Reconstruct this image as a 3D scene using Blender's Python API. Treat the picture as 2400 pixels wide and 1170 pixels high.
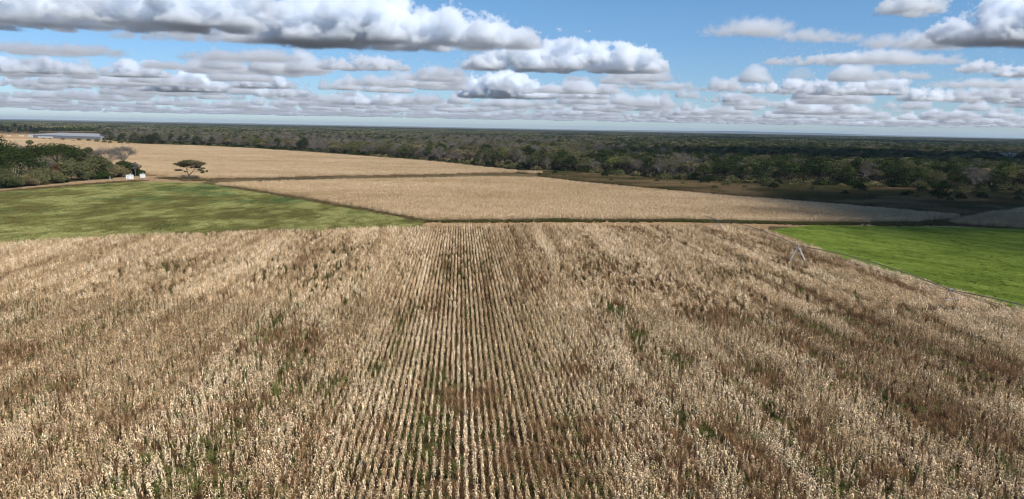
import bpy, math, random
import numpy as np
from mathutils import Vector, Matrix

for o in list(bpy.data.objects):
    bpy.data.objects.remove(o)
SC = bpy.context.scene
COL = SC.collection
RNG = np.random.default_rng(7)
R = math.radians

# ------------------------------------------------------------------ camera
FPX, PW, PH = 1622.0, 2400.0, 1170.0          # focal length and size of the photograph in its own pixels
CAMH, PITCH, ROLL = 32.0, R(9.95), R(1.07)
f0 = np.array([0.0, math.cos(PITCH), -math.sin(PITCH)])
r0 = np.array([1.0, 0.0, 0.0])
u0 = np.array([0.0, math.sin(PITCH), math.cos(PITCH)])
CR = r0 * math.cos(ROLL) + u0 * math.sin(ROLL)
CU = u0 * math.cos(ROLL) - r0 * math.sin(ROLL)
CP = np.array([0.0, 0.0, CAMH])
cam_d = bpy.data.cameras.new('camera')
cam_d.sensor_fit = 'HORIZONTAL'; cam_d.sensor_width = 36.0; cam_d.lens = 36.0 * FPX / PW
cam_d.clip_start = 0.5; cam_d.clip_end = 400000.0
cam = bpy.data.objects.new('camera', cam_d)
M = Matrix(((CR[0], CU[0], -f0[0], 0), (CR[1], CU[1], -f0[1], 0), (CR[2], CU[2], -f0[2], CAMH), (0, 0, 0, 1)))
cam.matrix_world = M
COL.objects.link(cam); SC.camera = cam

# ------------------------------------------------------------------ sky, sun, exposure
SUN_AZ, SUN_EL = R(128.0), R(46.0)             # clockwise from the view direction
SUN = np.array([math.sin(SUN_AZ) * math.cos(SUN_EL), math.cos(SUN_AZ) * math.cos(SUN_EL), math.sin(SUN_EL)])
world = bpy.data.worlds.new('World'); SC.world = world; world.use_nodes = True
wn = world.node_tree; wn.nodes.clear()
w_out = wn.nodes.new('ShaderNodeOutputWorld'); w_bg = wn.nodes.new('ShaderNodeBackground')
w_sky = wn.nodes.new('ShaderNodeTexSky'); w_sky.sky_type = 'NISHITA'; w_sky.sun_disc = False
w_sky.sun_elevation = SUN_EL; w_sky.sun_rotation = SUN_AZ
w_sky.altitude = 1100.0; w_sky.air_density = 1.0; w_sky.dust_density = 0.0; w_sky.ozone_density = 3.0
w_wb = wn.nodes.new('ShaderNodeVectorMath'); w_wb.operation = 'MULTIPLY'                     # white balance and the blue of dry winter air low down
w_tc = wn.nodes.new('ShaderNodeTexCoord'); w_sx = wn.nodes.new('ShaderNodeSeparateXYZ'); w_rp = wn.nodes.new('ShaderNodeValToRGB')
w_rp.color_ramp.elements[0].color = (.56, .67, .87, 1); w_rp.color_ramp.elements[1].color = (.64, .85, 1.0, 1); w_rp.color_ramp.elements[1].position = .16
w_sc = wn.nodes.new('ShaderNodeVectorMath'); w_sc.operation = 'SCALE'; w_sc.inputs['Scale'].default_value = 1.14
wn.links.new(w_tc.outputs['Generated'], w_sx.inputs[0]); wn.links.new(w_sx.outputs['Z'], w_rp.inputs[0]); wn.links.new(w_rp.outputs[0], w_sc.inputs[0])
wn.links.new(w_sky.outputs[0], w_wb.inputs[0]); wn.links.new(w_sc.outputs[0], w_wb.inputs[1]); wn.links.new(w_wb.outputs[0], w_bg.inputs[0]); wn.links.new(w_bg.outputs[0], w_out.inputs[0])
w_bg.inputs[1].default_value = 0.085
sun_d = bpy.data.lights.new('sun', 'SUN'); sun_d.energy = 5.0; sun_d.angle = R(0.53); sun_d.color = (1.0, 0.95, 0.87)
sun = bpy.data.objects.new('sun', sun_d); COL.objects.link(sun)
sun.rotation_euler = Vector(tuple(-SUN)).to_track_quat('-Z', 'Y').to_euler()
sun.location = (0, 0, 200)
SC.view_settings.view_transform = 'Standard'; SC.view_settings.look = 'None'
SC.view_settings.gamma = 1.0; SC.view_settings.use_curve_mapping = False
SC.view_settings.exposure = 0.3
cy = SC.cycles
cy.max_bounces = 26; cy.diffuse_bounces = 3; cy.glossy_bounces = 2; cy.transmission_bounces = 3
cy.volume_bounces = 24; cy.transparent_max_bounces = 12
cy.caustics_reflective = False; cy.caustics_refractive = False
cy.use_denoising = True
cy.pixel_filter_type = 'BLACKMAN_HARRIS'; cy.filter_width = 1.05
cy.volume_step_rate = 1.7; cy.volume_max_steps = 400

# ------------------------------------------------------------------ helpers
def ray(x, y):
    return f0 + (x - PW / 2) / FPX * CR + (PH / 2 - y) / FPX * CU
def gp(x, y, z=0.0):
    """point of the plane at height z seen at photograph pixel (x, y)"""
    d = ray(x, y); t = (z - CAMH) / d[2]
    return CP + t * d
def at_dist(x, D, z=0.0):
    """ground point in pixel column x at forward distance D"""
    a = (x - PW / 2) / FPX
    p, q = f0 + a * CR, CU
    k = (z - CAMH) / D
    b = (k * p[1] - p[2]) / (q[2] - k * q[1])
    d = p + b * q
    return CP + d * (D / d[1])
def px(P):
    """photograph pixel of world points (N,3)"""
    v = np.atleast_2d(P) - CP
    zc = v @ f0
    return PW / 2 + FPX * (v @ CR) / zc, PH / 2 - FPX * (v @ CU) / zc, zc
def top_z(x, y, D):
    """height of the point seen at pixel (x, y) at forward distance D"""
    d = ray(x, y)
    return CAMH + d[2] / d[1] * D

def tag(o, label=None, cat=None, group=None, kind=None):
    if label: o['label'] = label
    if cat: o['category'] = cat
    if group: o['group'] = group
    if kind: o['kind'] = kind
    return o
def link(o, parent=None):
    COL.objects.link(o)
    if parent is not None: o.parent = parent
    return o
def empty(name, loc=(0, 0, 0), rz=0.0):
    o = bpy.data.objects.new(name, None); o.empty_display_size = 0.3
    o.location = tuple(loc); o.rotation_euler = (0, 0, rz)
    return link(o)
def mesh_np(name, V, Fq, mats=(), mi=None, attrs=None, smooth=False):
    """mesh from vertex array and a list of face index arrays of equal width (array (M,3) or (M,4))"""
    me = bpy.data.meshes.new(name)
    V = np.asarray(V, np.float32); Fq = np.asarray(Fq, np.int32)
    me.vertices.add(len(V)); me.vertices.foreach_set('co', V.ravel())
    if len(Fq):
        n, w = Fq.shape
        me.loops.add(n * w); me.loops.foreach_set('vertex_index', Fq.ravel())
        me.polygons.add(n)
        me.polygons.foreach_set('loop_start', np.arange(0, n * w, w, dtype=np.int32))
        me.polygons.foreach_set('loop_total', np.full(n, w, np.int32))
        if mi is not None: me.polygons.foreach_set('material_index', np.asarray(mi, np.int32))
        if smooth: me.polygons.foreach_set('use_smooth', np.ones(n, bool))
    for m in mats: me.materials.append(m)
    if attrs:
        for k, a in attrs.items():
            a = np.asarray(a, np.float32)
            at = me.attributes.new(k, 'FLOAT' if a.ndim == 1 else 'FLOAT_VECTOR', 'POINT')
            at.data.foreach_set('value' if a.ndim == 1 else 'vector', a.ravel())
    me.update(calc_edges=True)
    return me

_tab = RNG.random((256, 256)).astype(np.float32)
def vnoise(x, y, seed=0):
    x = np.asarray(x, float) + seed * 37.13; y = np.asarray(y, float) + seed * 91.7
    xi = np.floor(x).astype(int); yi = np.floor(y).astype(int)
    fx = x - xi; fy = y - yi; fx = fx * fx * (3 - 2 * fx); fy = fy * fy * (3 - 2 * fy)
    g = lambda a, b: _tab[a & 255, b & 255]
    return (g(xi, yi) * (1 - fx) + g(xi + 1, yi) * fx) * (1 - fy) + (g(xi, yi + 1) * (1 - fx) + g(xi + 1, yi + 1) * fx) * fy
def fbm(x, y, seed=0, octv=4):
    s = 0; a = 0.5; t = 0
    for k in range(octv):
        s = s + a * vnoise(np.asarray(x) * 2 ** k, np.asarray(y) * 2 ** k, seed + k * 3); t += a; a *= 0.55
    return s / t
def grid_noise(shape, cell, rng):
    """smooth random values on a 3-D grid, cell = lattice spacing in voxels (per axis)"""
    a = None
    L = rng.random([int(math.ceil(n / c)) + 3 for n, c in zip(shape, cell)]).astype(np.float32)
    for ax, (n, c) in enumerate(zip(shape, cell)):
        t = np.arange(n) / c; i = np.floor(t).astype(int); w = (t - i).astype(np.float32); w = w * w * (3 - 2 * w)
        sh = [1, 1, 1]; sh[ax] = n; w = w.reshape(sh)
        L = np.take(L, i, ax) * (1 - w) + np.take(L, i + 1, ax) * w
    return L
def grid_fbm(shape, cell, rng, octv=4, gain=0.55):
    s = np.zeros(shape, np.float32); a = 1.0; t = 0
    for k in range(octv):
        c = [max(1.0, q / 2 ** k) for q in cell]
        s += a * grid_noise(shape, c, rng); t += a; a *= gain
        if min(c) <= 1.0 and k > 1: break
    return s / t
def in_poly(P, poly):
    x, y = P[:, 0], P[:, 1]; poly = np.asarray(poly)[:, :2]
    ins = np.zeros(len(P), bool); n = len(poly); j = n - 1
    for i in range(n):
        xi, yi = poly[i]; xj, yj = poly[j]
        c = ((yi > y) != (yj > y)) & (x < (xj - xi) * (y - yi) / (yj - yi + 1e-12) + xi)
        ins ^= c; j = i
    return ins
def seg_dist(P, line):
    d = np.full(len(P), 1e9)
    for a, b in zip(line[:-1], line[1:]):
        a = np.asarray(a)[:2]; b = np.asarray(b)[:2]; ab = b - a
        t = np.clip(((P[:, :2] - a) @ ab) / (ab @ ab), 0, 1)
        d = np.minimum(d, np.linalg.norm(P[:, :2] - a - t[:, None] * ab, axis=1))
    return d

class NT:
    """tiny node-tree helper"""
    def __init__(s, nt): s.nt = nt
    def n(s, t, **kw):
        x = s.nt.nodes.new(t)
        for k, v in kw.items(): setattr(x, k, v)
        return x
    def l(s, a, b): s.nt.links.new(a, b)
def new_mat(name):
    m = bpy.data.materials.new(name); m.use_nodes = True; m.node_tree.nodes.clear()
    return m, NT(m.node_tree)
# ------------------------------------------------------------------ clouds (real volumes of droplets)
def cloud_material(name, dens, g=0.28):
    m, t = new_mat(name)
    o = t.n('ShaderNodeOutputMaterial'); v = t.n('ShaderNodeVolumePrincipled')
    v.inputs['Color'].default_value = (.955, .976, 1, 1); v.inputs['Density'].default_value = dens  # droplets are white; blue put into the scatter colour stands in for airlight
    v.inputs['Anisotropy'].default_value = g
    t.l(v.outputs[0], o.inputs['Volume'])
    return m
CM_DENSE = cloud_material('cloud_dense', 0.014)
CM_THIN = cloud_material('cloud_thin', 0.0065)
CM_FAR = cloud_material('cloud_far', 0.0045)

def grid_volume(name, dens, origin, vox, mat):
    """an object whose voxel densities come from the array dens[x,y,z]"""
    nx, ny, nz = dens.shape
    flat = np.ascontiguousarray(dens.transpose(2, 1, 0)).ravel()
    me = bpy.data.meshes.new(name)
    me.vertices.add(len(flat))
    gx, gy, gz = np.meshgrid(np.arange(nx), np.arange(ny), np.arange(nz), indexing='ij')
    P = np.stack([gx, gy, gz], -1).transpose(2, 1, 0, 3).reshape(-1, 3).astype(np.float32) * np.float32(vox)
    me.vertices.foreach_set('co', P.ravel())
    me.attributes.new('dv', 'FLOAT', 'POINT').data.foreach_set('value', flat.astype(np.float32))
    me.materials.append(mat)
    ob = bpy.data.objects.new(name, me); link(ob); ob.location = tuple(origin)
    ng = bpy.data.node_groups.new(name + '_grid', 'GeometryNodeTree')
    ng.interface.new_socket('Geometry', in_out='INPUT', socket_type='NodeSocketGeometry')
    ng.interface.new_socket('Geometry', in_out='OUTPUT', socket_type='NodeSocketGeometry')
    t = NT(ng); gi = t.n('NodeGroupInput'); go = t.n('NodeGroupOutput')
    pos = t.n('GeometryNodeInputPosition')
    sc = t.n('ShaderNodeVectorMath', operation='SCALE'); sc.inputs['Scale'].default_value = 1.0 / vox
    ad = t.n('ShaderNodeVectorMath', operation='ADD'); ad.inputs[1].default_value = (.5, .5, .5)
    fl = t.n('ShaderNodeVectorMath', operation='FLOOR'); dt = t.n('ShaderNodeVectorMath', operation='DOT_PRODUCT')
    dt.inputs[1].default_value = (1, nx, nx * ny)
    t.l(pos.outputs[0], sc.inputs[0]); t.l(sc.outputs[0], ad.inputs[0]); t.l(ad.outputs[0], fl.inputs[0]); t.l(fl.outputs[0], dt.inputs[0])
    na = t.n('GeometryNodeInputNamedAttribute', data_type='FLOAT'); na.inputs['Name'].default_value = 'dv'
    si = t.n('GeometryNodeSampleIndex', data_type='FLOAT', domain='POINT', clamp=True)
    t.l(gi.outputs[0], si.inputs['Geometry']); t.l(na.outputs[0], si.inputs['Value']); t.l(dt.outputs['Value'], si.inputs['Index'])
    vc = t.n('GeometryNodeVolumeCube')
    t.l(si.outputs[0], vc.inputs['Density'])
    vc.inputs['Min'].default_value = (0, 0, 0)
    vc.inputs['Max'].default_value = ((nx - 1) * vox, (ny - 1) * vox, (nz - 1) * vox)
    vc.inputs['Resolution X'].default_value = nx; vc.inputs['Resolution Y'].default_value = ny; vc.inputs['Resolution Z'].default_value = nz
    sm = t.n('GeometryNodeSetMaterial'); sm.inputs['Material'].default_value = mat
    t.l(vc.outputs[0], sm.inputs[0]); t.l(sm.outputs[0], go.inputs[0])
    md = ob.modifiers.new('grid', 'NODES'); md.node_group = ng
    return ob

def puff_cloud(name, centre, wx, wy, tops, vox, seed, mat, n=40, flat=1.0, rough=1.0, rmin=.18, rmax=.42):
    """cumulus: flat base at centre, heaped puffs under the top profile tops(u), u in -1..1 across x"""
    rng = np.random.default_rng(seed); n = int(n * 1.7)
    T = max(tops(u) for u in np.linspace(-.9, .9, 13))
    pad = 0.2 * T + 2 * vox
    ox, oy, oz = -wx - pad, -wy - pad, -0.12 * T - vox
    nx = int((2 * wx + 2 * pad) / vox) + 2; ny = int((2 * wy + 2 * pad) / vox) + 2; nz = int((1.3 * T + 2 * vox - oz) / vox) + 2
    X = ox + np.arange(nx) * vox; Y = oy + np.arange(ny) * vox; Z = oz + np.arange(nz) * vox
    f = np.full((nx, ny, nz), -T * 0.3, np.float32)
    for k in range(n):
        u = rng.uniform(-.92, .92); w = rng.uniform(-1, 1) * math.sqrt(1 - u * u) * .85
        tt = max(0.12 * T, tops(u) * (1 - .45 * w * w) * rng.uniform(.55, 1.0))
        r = tt * rng.uniform(rmin, rmax) * 1.15; zc = max(tt - r, .25 * r)
        if k < n * .35: zc = .2 * r; r = max(r, .22 * T)
        cx, cyy = u * wx, w * wy; sx = 1.35 * flat
        i0, i1 = np.searchsorted(X, [cx - 1.6 * r * sx, cx + 1.6 * r * sx]); j0, j1 = np.searchsorted(Y, [cyy - 1.6 * r * sx, cyy + 1.6 * r * sx])
        if i1 <= i0 or j1 <= j0: continue
        d = np.sqrt((((X[i0:i1] - cx) / sx) ** 2)[:, None, None] + (((Y[j0:j1] - cyy) / sx) ** 2)[None, :, None] + ((Z - zc) ** 2)[None, None, :])
        sub = f[i0:i1, j0:j1]; np.maximum(sub, r - d, out=sub)
    c = max(3.0, .42 * T / vox)
    nz_ = grid_fbm(f.shape, (c, c, c * .8), rng, 5, .78)
    f += (nz_ - .5) * T * rough
    dens = np.clip(f / ((1.1 * vox + .015 * T) if mat is not CM_THIN else .35 * T), 0, 1)
    base = np.clip((Z + .03 * T) / (.07 * T), 0, 1).astype(np.float32)
    dens *= base[None, None, :]
    dens[[0, -1]] = 0; dens[:, [0, -1]] = 0; dens[:, :, [0, -1]] = 0
    return grid_volume(name, dens, (centre[0] + ox, centre[1] + oy, centre[2] + oz), vox, mat)

CLOUD_Z = 1450.0
def cloud_px(x0, x1, yb, prof, seed, mat, label, depth=.45, n=40, z=CLOUD_Z, **kw):
    """cloud whose base is seen around photograph row yb between columns x0 and x1; prof = [(x, ytop), ...]"""
    c = gp((x0 + x1) / 2, yb, z); D = c[1]
    wx = (x1 - x0) / 2 / FPX * D; wy = max(wx * depth, 350.0)
    xs = np.array([p[0] for p in prof]); hs = np.array([max(40., top_z(p[0], p[1], D) - z) for p in prof])
    tops = lambda u: float(np.interp((x0 + x1) / 2 + u * (x1 - x0) / 2, xs, hs))
    vox = max(3.3 / FPX * D, 18.0)
    if mat is CM_THIN: kw = dict(kw, rough=1.0, rmin=.35, rmax=.6)
    o = puff_cloud('cloud', c, wx, wy, tops, vox, seed, mat, n=n, **kw)
    tag(o, label, 'cloud', None, 'structure')
    return o
D_, T_ = CM_DENSE, CM_THIN
CLOUDS = [
 (540, 1250, 104, [(540, 60), (620, 20), (760, -45), (900, -12), (1010, 12), (1100, 40), (1180, 66), (1250, 90)], 1, D_, 'largest heaped cloud at top centre with a long dark blue-grey base', dict(n=90, depth=.3)),
 (-160, 620, 62, [(-160, 20), (0, -30), (150, -30), (300, -25), (450, -60), (620, -40)], 2, D_, 'broad grey-bottomed cloud bank filling the top left corner', dict(n=90, depth=.3)),
 (250, 650, 92, [(250, 75), (330, 68), (420, 60), (560, 70), (650, 85)], 3, T_, 'ragged pale cloud hanging under the top left bank', dict(n=40, flat=1.5)),
 (1085, 1560, 166, [(1085, 140), (1150, 118), (1250, 92), (1310, 85), (1345, 106), (1430, 95), (1500, 115), (1560, 150)], 4, D_, 'bright white cauliflower cloud right of the largest cloud', dict(n=80, depth=.3)),
 (1330, 1585, 190, [(1330, 182), (1450, 172), (1530, 150), (1560, 170), (1585, 182)], 5, T_, 'grey shelf of cloud under the bright white cauliflower cloud', dict(n=30, flat=1.5)),
 (1085, 1290, 228, [(1085, 190), (1140, 163), (1190, 160), (1240, 180), (1290, 212)], 6, D_, 'rounded white cloud with flat base below the bright cauliflower cloud', {}),
 (1310, 1425, 230, [(1310, 215), (1350, 207), (1395, 200), (1425, 220)], 7, D_, 'small white cloud right of the rounded flat-based cloud', {}),
 (750, 960, 164, [(750, 148), (810, 125), (860, 122), (905, 132), (960, 155)], 8, D_, 'white dome of cloud just under the dark base of the largest cloud', {}),
 (330, 530, 213, [(330, 190), (370, 165), (430, 163), (480, 168), (530, 195)], 9, D_, 'white heap of cloud in the left middle of the sky', {}),
 (240, 390, 180, [(240, 165), (290, 140), (360, 142), (390, 160)], 10, D_, 'cloud standing up behind the white heap in the left middle', {}),
 (60, 230, 172, [(60, 150), (110, 128), (150, 140), (230, 160)], 11, D_, 'knobbly white cloud low at the left side', {}),
 (-90, 110, 170, [(-90, 140), (0, 130), (60, 150), (110, 160)], 12, D_, 'cloud cut by the left picture edge', {}),
 (545, 700, 206, [(545, 190), (590, 168), (640, 172), (700, 195)], 13, D_, 'oval white cloud with grey right half left of centre', {}),
 (600, 740, 226, [(600, 212), (660, 200), (740, 215)], 14, D_, 'low grey-white cloud under the oval white cloud', {}),
 (800, 950, 200, [(800, 185), (860, 172), (920, 178), (950, 190)], 31, T_, 'hazy cloud under the white dome near the centre', {}),
 (960, 1090, 190, [(960, 170), (1020, 150), (1090, 175)], 32, T_, 'thin pale cloud left of the rounded flat-based cloud', dict(flat=1.4)),
 (2225, 2520, 100, [(2225, 60), (2280, 12), (2360, -20), (2450, -40), (2520, 0)], 15, D_, 'large grey cloud filling the top right corner', dict(n=60)),
 (2070, 2200, 32, [(2070, -5), (2110, -25), (2160, -25), (2200, 10)], 16, D_, 'bright white cloud cut by the top edge near the right corner', dict(n=30)),
 (1640, 1840, 82, [(1640, 75), (1700, 48), (1760, 35), (1840, 45)], 17, T_, 'thin slanting grey cloud in the blue right of centre', dict(n=30, flat=1.5)),
 (1830, 2010, 95, [(1830, 72), (1900, 66), (2010, 78)], 18, T_, 'flat pale cloud right of the slanting grey cloud', dict(n=30, flat=1.5)),
 (1790, 2010, 150, [(1790, 142), (1880, 130), (2000, 122), (2010, 140)], 19, D_, 'long low cloud bar in the right half of the sky', dict(n=30, flat=1.5)),
 (1990, 2250, 150, [(1990, 125), (2060, 110), (2150, 118), (2250, 140)], 20, T_, 'layered grey cloud in the right half joining the long bar', dict(n=50, flat=1.4)),
 (2020, 2260, 112, [(2020, 92), (2120, 72), (2200, 62), (2260, 80)], 33, T_, 'ragged grey cloud left of the large top right cloud', dict(n=40, flat=1.5)),
 (2240, 2320, 170, [(2240, 160), (2285, 136), (2320, 155)], 21, D_, 'small bright tower of cloud near the right side', dict(n=16)),
 (2330, 2500, 180, [(2330, 165), (2370, 148), (2440, 140), (2500, 160)], 22, D_, 'white cloud cut by the right picture edge', {}),
 (1740, 2110, 220, [(1740, 205), (1800, 188), (1900, 184), (2000, 192), (2090, 182), (2110, 205)], 23, D_, 'long row of white heads low in the right half', dict(n=60)),
 (1640, 1775, 238, [(1640, 228), (1700, 216), (1775, 226)], 24, D_, 'smooth oval cloud low right of centre', dict(n=20)),
 (1800, 1890, 252, [(1800, 240), (1840, 230), (1890, 244)], 25, D_, 'small bright cloud under the long row of white heads', dict(n=16)),
 (2100, 2235, 236, [(2100, 215), (2160, 204), (2235, 222)], 26, D_, 'grey-white cloud low at the right, left of two', dict(n=24)),
 (2240, 2420, 240, [(2240, 222), (2320, 210), (2420, 218)], 27, D_, 'wide pale cloud low at the right picture edge', dict(n=30)),
 (-80, 290, 126, [(-80, 112), (60, 98), (200, 100), (290, 115)], 34, T_, 'thin grey veil of cloud below the top left bank', dict(flat=1.8, n=40)),
 (420, 700, 142, [(420, 132), (520, 116), (640, 112), (700, 130)], 35, T_, 'thin pale veil of cloud left of the white dome', dict(flat=1.8, n=40)),
 (140, 330, 206, [(140, 190), (210, 178), (290, 182), (330, 195)], 36, D_, 'white cloud low at left before the white heap', dict(n=30)),
 (-60, 130, 200, [(-60, 186), (40, 178), (130, 192)], 37, D_, 'flat white cloud lowest at the left edge', dict(n=26)),
 (770, 935, 244, [(770, 228), (830, 214), (900, 224), (935, 236)], 38, D_, 'ragged white cloud low in the middle', dict(n=30)),
 (1440, 1600, 208, [(1440, 196), (1520, 186), (1600, 200)], 39, T_, 'pale grey cloud at the end of the shelf', dict(n=24, flat=1.5)),
 (1560, 1760, 214, [(1560, 206), (1660, 200), (1760, 206)], 40, T_, 'faint flat cloud low right of centre', dict(n=24, flat=1.7)),
 (1940, 2180, 182, [(1940, 174), (2060, 160), (2180, 172)], 41, T_, 'faint grey layer under the long cloud bar', dict(n=30, flat=1.7)),
 (2160, 2420, 204, [(2160, 194), (2280, 182), (2420, 188)], 42, T_, 'grey layer of cloud under the bright tower at right', dict(n=40, flat=1.5)),
]
for i, (x0, x1, yb, prof, seed, mat, lab, kw) in enumerate(CLOUDS):
    cloud_px(x0, x1, yb, prof, seed, mat, lab, **kw)

def cloud_field(name, x0, x1, y0, y1, z, T, vox, cell, cover, seed, mat, label):
    """many small cumulus far away, one mass"""
    rng = np.random.default_rng(seed)
    nx, ny, nz = int((x1 - x0) / vox), int((y1 - y0) / vox), int(T / vox) + 3
    X = x0 + np.arange(nx) * vox; Y = y0 + np.arange(ny) * vox
    H = np.zeros((nx, ny), np.float32); area = 0; want = cover * (x1 - x0) * (y1 - y0) * .62
    while area < want:                                                     # heaps of a few domes each
        cx = rng.uniform(x0, x1); cy_ = y0 + (y1 - y0) * rng.random(); size = cell * rng.uniform(.25, 1.0) ** 1.5
        if abs(cx) > cy_ * .95 + 2000: area += .3 * size * size; continue
        for q in range(rng.integers(3, 8)):
            r = size * rng.uniform(.3, .75); bx, by = cx + rng.normal(0, .9) * size, cy_ + rng.normal(0, .5) * size; hh = T * rng.uniform(.35, 1.0) * min(1., size / (.7 * cell)) ** .6
            i0, i1 = np.searchsorted(X, [bx - r, bx + r]); j0, j1 = np.searchsorted(Y, [by - r, by + r])
            if i1 <= i0 or j1 <= j0: continue
            d2 = ((X[i0:i1] - bx) / r)[:, None] ** 2 + ((Y[j0:j1] - by) / r)[None, :] ** 2
            sub = H[i0:i1, j0:j1]; np.maximum(sub, hh * np.sqrt(np.clip(1 - d2, 0, 1)), out=sub); area += 2.0 * r * r
    Z = (np.arange(nz) - .5) * vox
    n3 = grid_fbm((nx, ny, nz), (cell * .3 / vox, cell * .3 / vox, max(2., cell * .2 / vox)), rng, 3, .6)
    f = H[:, :, None] * (.2 + 1.5 * n3) - Z[None, None, :]
    dens = np.clip(f / (.9 * vox), 0, 1) * (Z[None, None, :] > -.2 * vox) * (H > .06 * T)[:, :, None]
    dens[[0, -1]] = 0; dens[:, [0, -1]] = 0; dens[:, :, [0, -1]] = 0
    o = grid_volume(name, dens.astype(np.float32), (x0, y0, z), vox, mat)
    return tag(o, label, 'clouds', None, 'stuff')
cloud_field('distant_clouds', -22000, 22000, 19000, 33000, CLOUD_Z, 640, 70, 1000, .20, 51, CM_FAR, 'rows of small white fair weather clouds low in the sky')
cloud_field('distant_clouds', -76000, 76000, 33000, 130000, CLOUD_Z, 760, 190, 1600, .22, 52, CM_FAR, 'thin lines of far clouds just above the horizon')
# ------------------------------------------------------------------ materials
def leaf_mat(name, ca, cb, transl=.25, cc=None):
    """thin plant matter: colour between ca and cb (and cc) by the plant's own tint, varied leaf by leaf"""
    m, t = new_mat(name)
    o = t.n('ShaderNodeOutputMaterial')
    at = t.n('ShaderNodeAttribute', attribute_type='INSTANCER', attribute_name='tint')
    lv = t.n('ShaderNodeAttribute', attribute_type='GEOMETRY', attribute_name='lv')
    rp = t.n('ShaderNodeValToRGB'); e = rp.color_ramp.elements
    e[0].color = (*ca, 1); e[1].color = (*cb, 1); e[0].position = 0; e[1].position = 1
    if cc: x = e.new(.5); x.color = (*cb, 1); e[2].color = (*cc, 1)
    t.l(at.outputs['Fac'], rp.inputs[0])
    ma = t.n('ShaderNodeMath', operation='MULTIPLY_ADD'); ma.inputs[1].default_value = .9; ma.inputs[2].default_value = .55
    t.l(lv.outputs['Fac'], ma.inputs[0])
    mx = t.n('ShaderNodeVectorMath', operation='SCALE')
    t.l(rp.outputs[0], mx.inputs[0]); t.l(ma.outputs[0], mx.inputs['Scale'])
    d = t.n('ShaderNodeBsdfDiffuse'); d.inputs['Roughness'].default_value = 0.6
    t.l(mx.outputs[0], d.inputs[0])
    if transl > 0:
        tr = t.n('ShaderNodeBsdfTranslucent'); ms = t.n('ShaderNodeMixShader'); ms.inputs[0].default_value = transl
        t.l(mx.outputs[0], tr.inputs[0]); t.l(d.outputs[0], ms.inputs[1]); t.l(tr.outputs[0], ms.inputs[2]); t.l(ms.outputs[0], o.inputs[0])
    else:
        t.l(d.outputs[0], o.inputs[0])
    return m
def earth_mat(name, cols, scale, detail=8, scale2=None, bump=0.0):
    """soil, dust and litter: noise-mixed colours in world metres"""
    m, t = new_mat(name)
    o = t.n('ShaderNodeOutputMaterial'); d = t.n('ShaderNodeBsdfDiffuse'); d.inputs['Roughness'].default_value = .8
    g = t.n('ShaderNodeNewGeometry')
    n1 = t.n('ShaderNodeTexNoise'); n1.inputs['Scale'].default_value = scale; n1.inputs['Detail'].default_value = detail; n1.inputs['Roughness'].default_value = .65
    t.l(g.outputs['Position'], n1.inputs['Vector'])
    rp = t.n('ShaderNodeValToRGB'); e = rp.color_ramp.elements
    ps = np.linspace(.32, .68, len(cols)); e[0].position = ps[0]; e[0].color = (*cols[0], 1); e[1].position = ps[-1]; e[1].color = (*cols[-1], 1)
    for p, c in zip(ps[1:-1], cols[1:-1]): x = e.new(p); x.color = (*c, 1)
    t.l(n1.outputs[0], rp.inputs[0]); src = rp.outputs[0]
    if scale2:
        n2 = t.n('ShaderNodeTexNoise'); n2.inputs['Scale'].default_value = scale2; n2.inputs['Detail'].default_value = 4
        t.l(g.outputs['Position'], n2.inputs['Vector'])
        ma = t.n('ShaderNodeMath', operation='MULTIPLY_ADD'); ma.inputs[1].default_value = 1.1; ma.inputs[2].default_value = .45
        t.l(n2.outputs[0], ma.inputs[0])
        s = t.n('ShaderNodeVectorMath', operation='SCALE'); t.l(src, s.inputs[0]); t.l(ma.outputs[0], s.inputs['Scale']); src = s.outputs[0]
    t.l(src, d.inputs[0])
    if bump:
        b = t.n('ShaderNodeBump'); b.inputs['Strength'].default_value = .6; b.inputs['Distance'].default_value = bump
        t.l(n1.outputs[0], b.inputs['Height']); t.l(b.outputs[0], d.inputs['Normal'])
    t.l(d.outputs[0], o.inputs[0])
    return m
def plain_mat(name, col, rough=.6, metal=0.0, nscale=0, namp=.25):
    m, t = new_mat(name)
    o = t.n('ShaderNodeOutputMaterial'); p = t.n('ShaderNodeBsdfPrincipled')
    p.inputs['Roughness'].default_value = rough; p.inputs['Metallic'].default_value = metal
    if nscale:
        tc = t.n('ShaderNodeTexCoord'); n1 = t.n('ShaderNodeTexNoise'); n1.inputs['Scale'].default_value = nscale; n1.inputs['Detail'].default_value = 5
        t.l(tc.outputs['Object'], n1.inputs['Vector'])
        ma = t.n('ShaderNodeMath', operation='MULTIPLY_ADD'); ma.inputs[1].default_value = 2 * namp; ma.inputs[2].default_value = 1 - namp
        t.l(n1.outputs[0], ma.inputs[0]); s = t.n('ShaderNodeVectorMath', operation='SCALE'); s.inputs[0].default_value = col
        t.l(ma.outputs[0], s.inputs['Scale']); t.l(s.outputs[0], p.inputs['Base Color'])
    else:
        p.inputs['Base Color'].default_value = (*col, 1)
    t.l(p.outputs[0], o.inputs[0])
    return m
M_MAIZE = leaf_mat('dry_maize_leaf', (.21, .128, .066), (.56, .41, .24), .2, (.79, .645, .45))
M_STALK = leaf_mat('dry_maize_stalk', (.30, .21, .11), (.52, .40, .22), 0)
M_EAR = leaf_mat('maize_husk', (.45, .35, .22), (.72, .60, .42), .1)
M_WEED = leaf_mat('green_weed', (.11, .09, .038), (.14, .14, .046), .3, (.19, .21, .066))
M_RUST = leaf_mat('rusty_grass', (.19, .105, .05), (.33, .20, .105), .25)
M_MEADOW = leaf_mat('meadow_leaf', (.185, .16, .058), (.25, .25, .08), .3, (.43, .415, .165))
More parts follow.
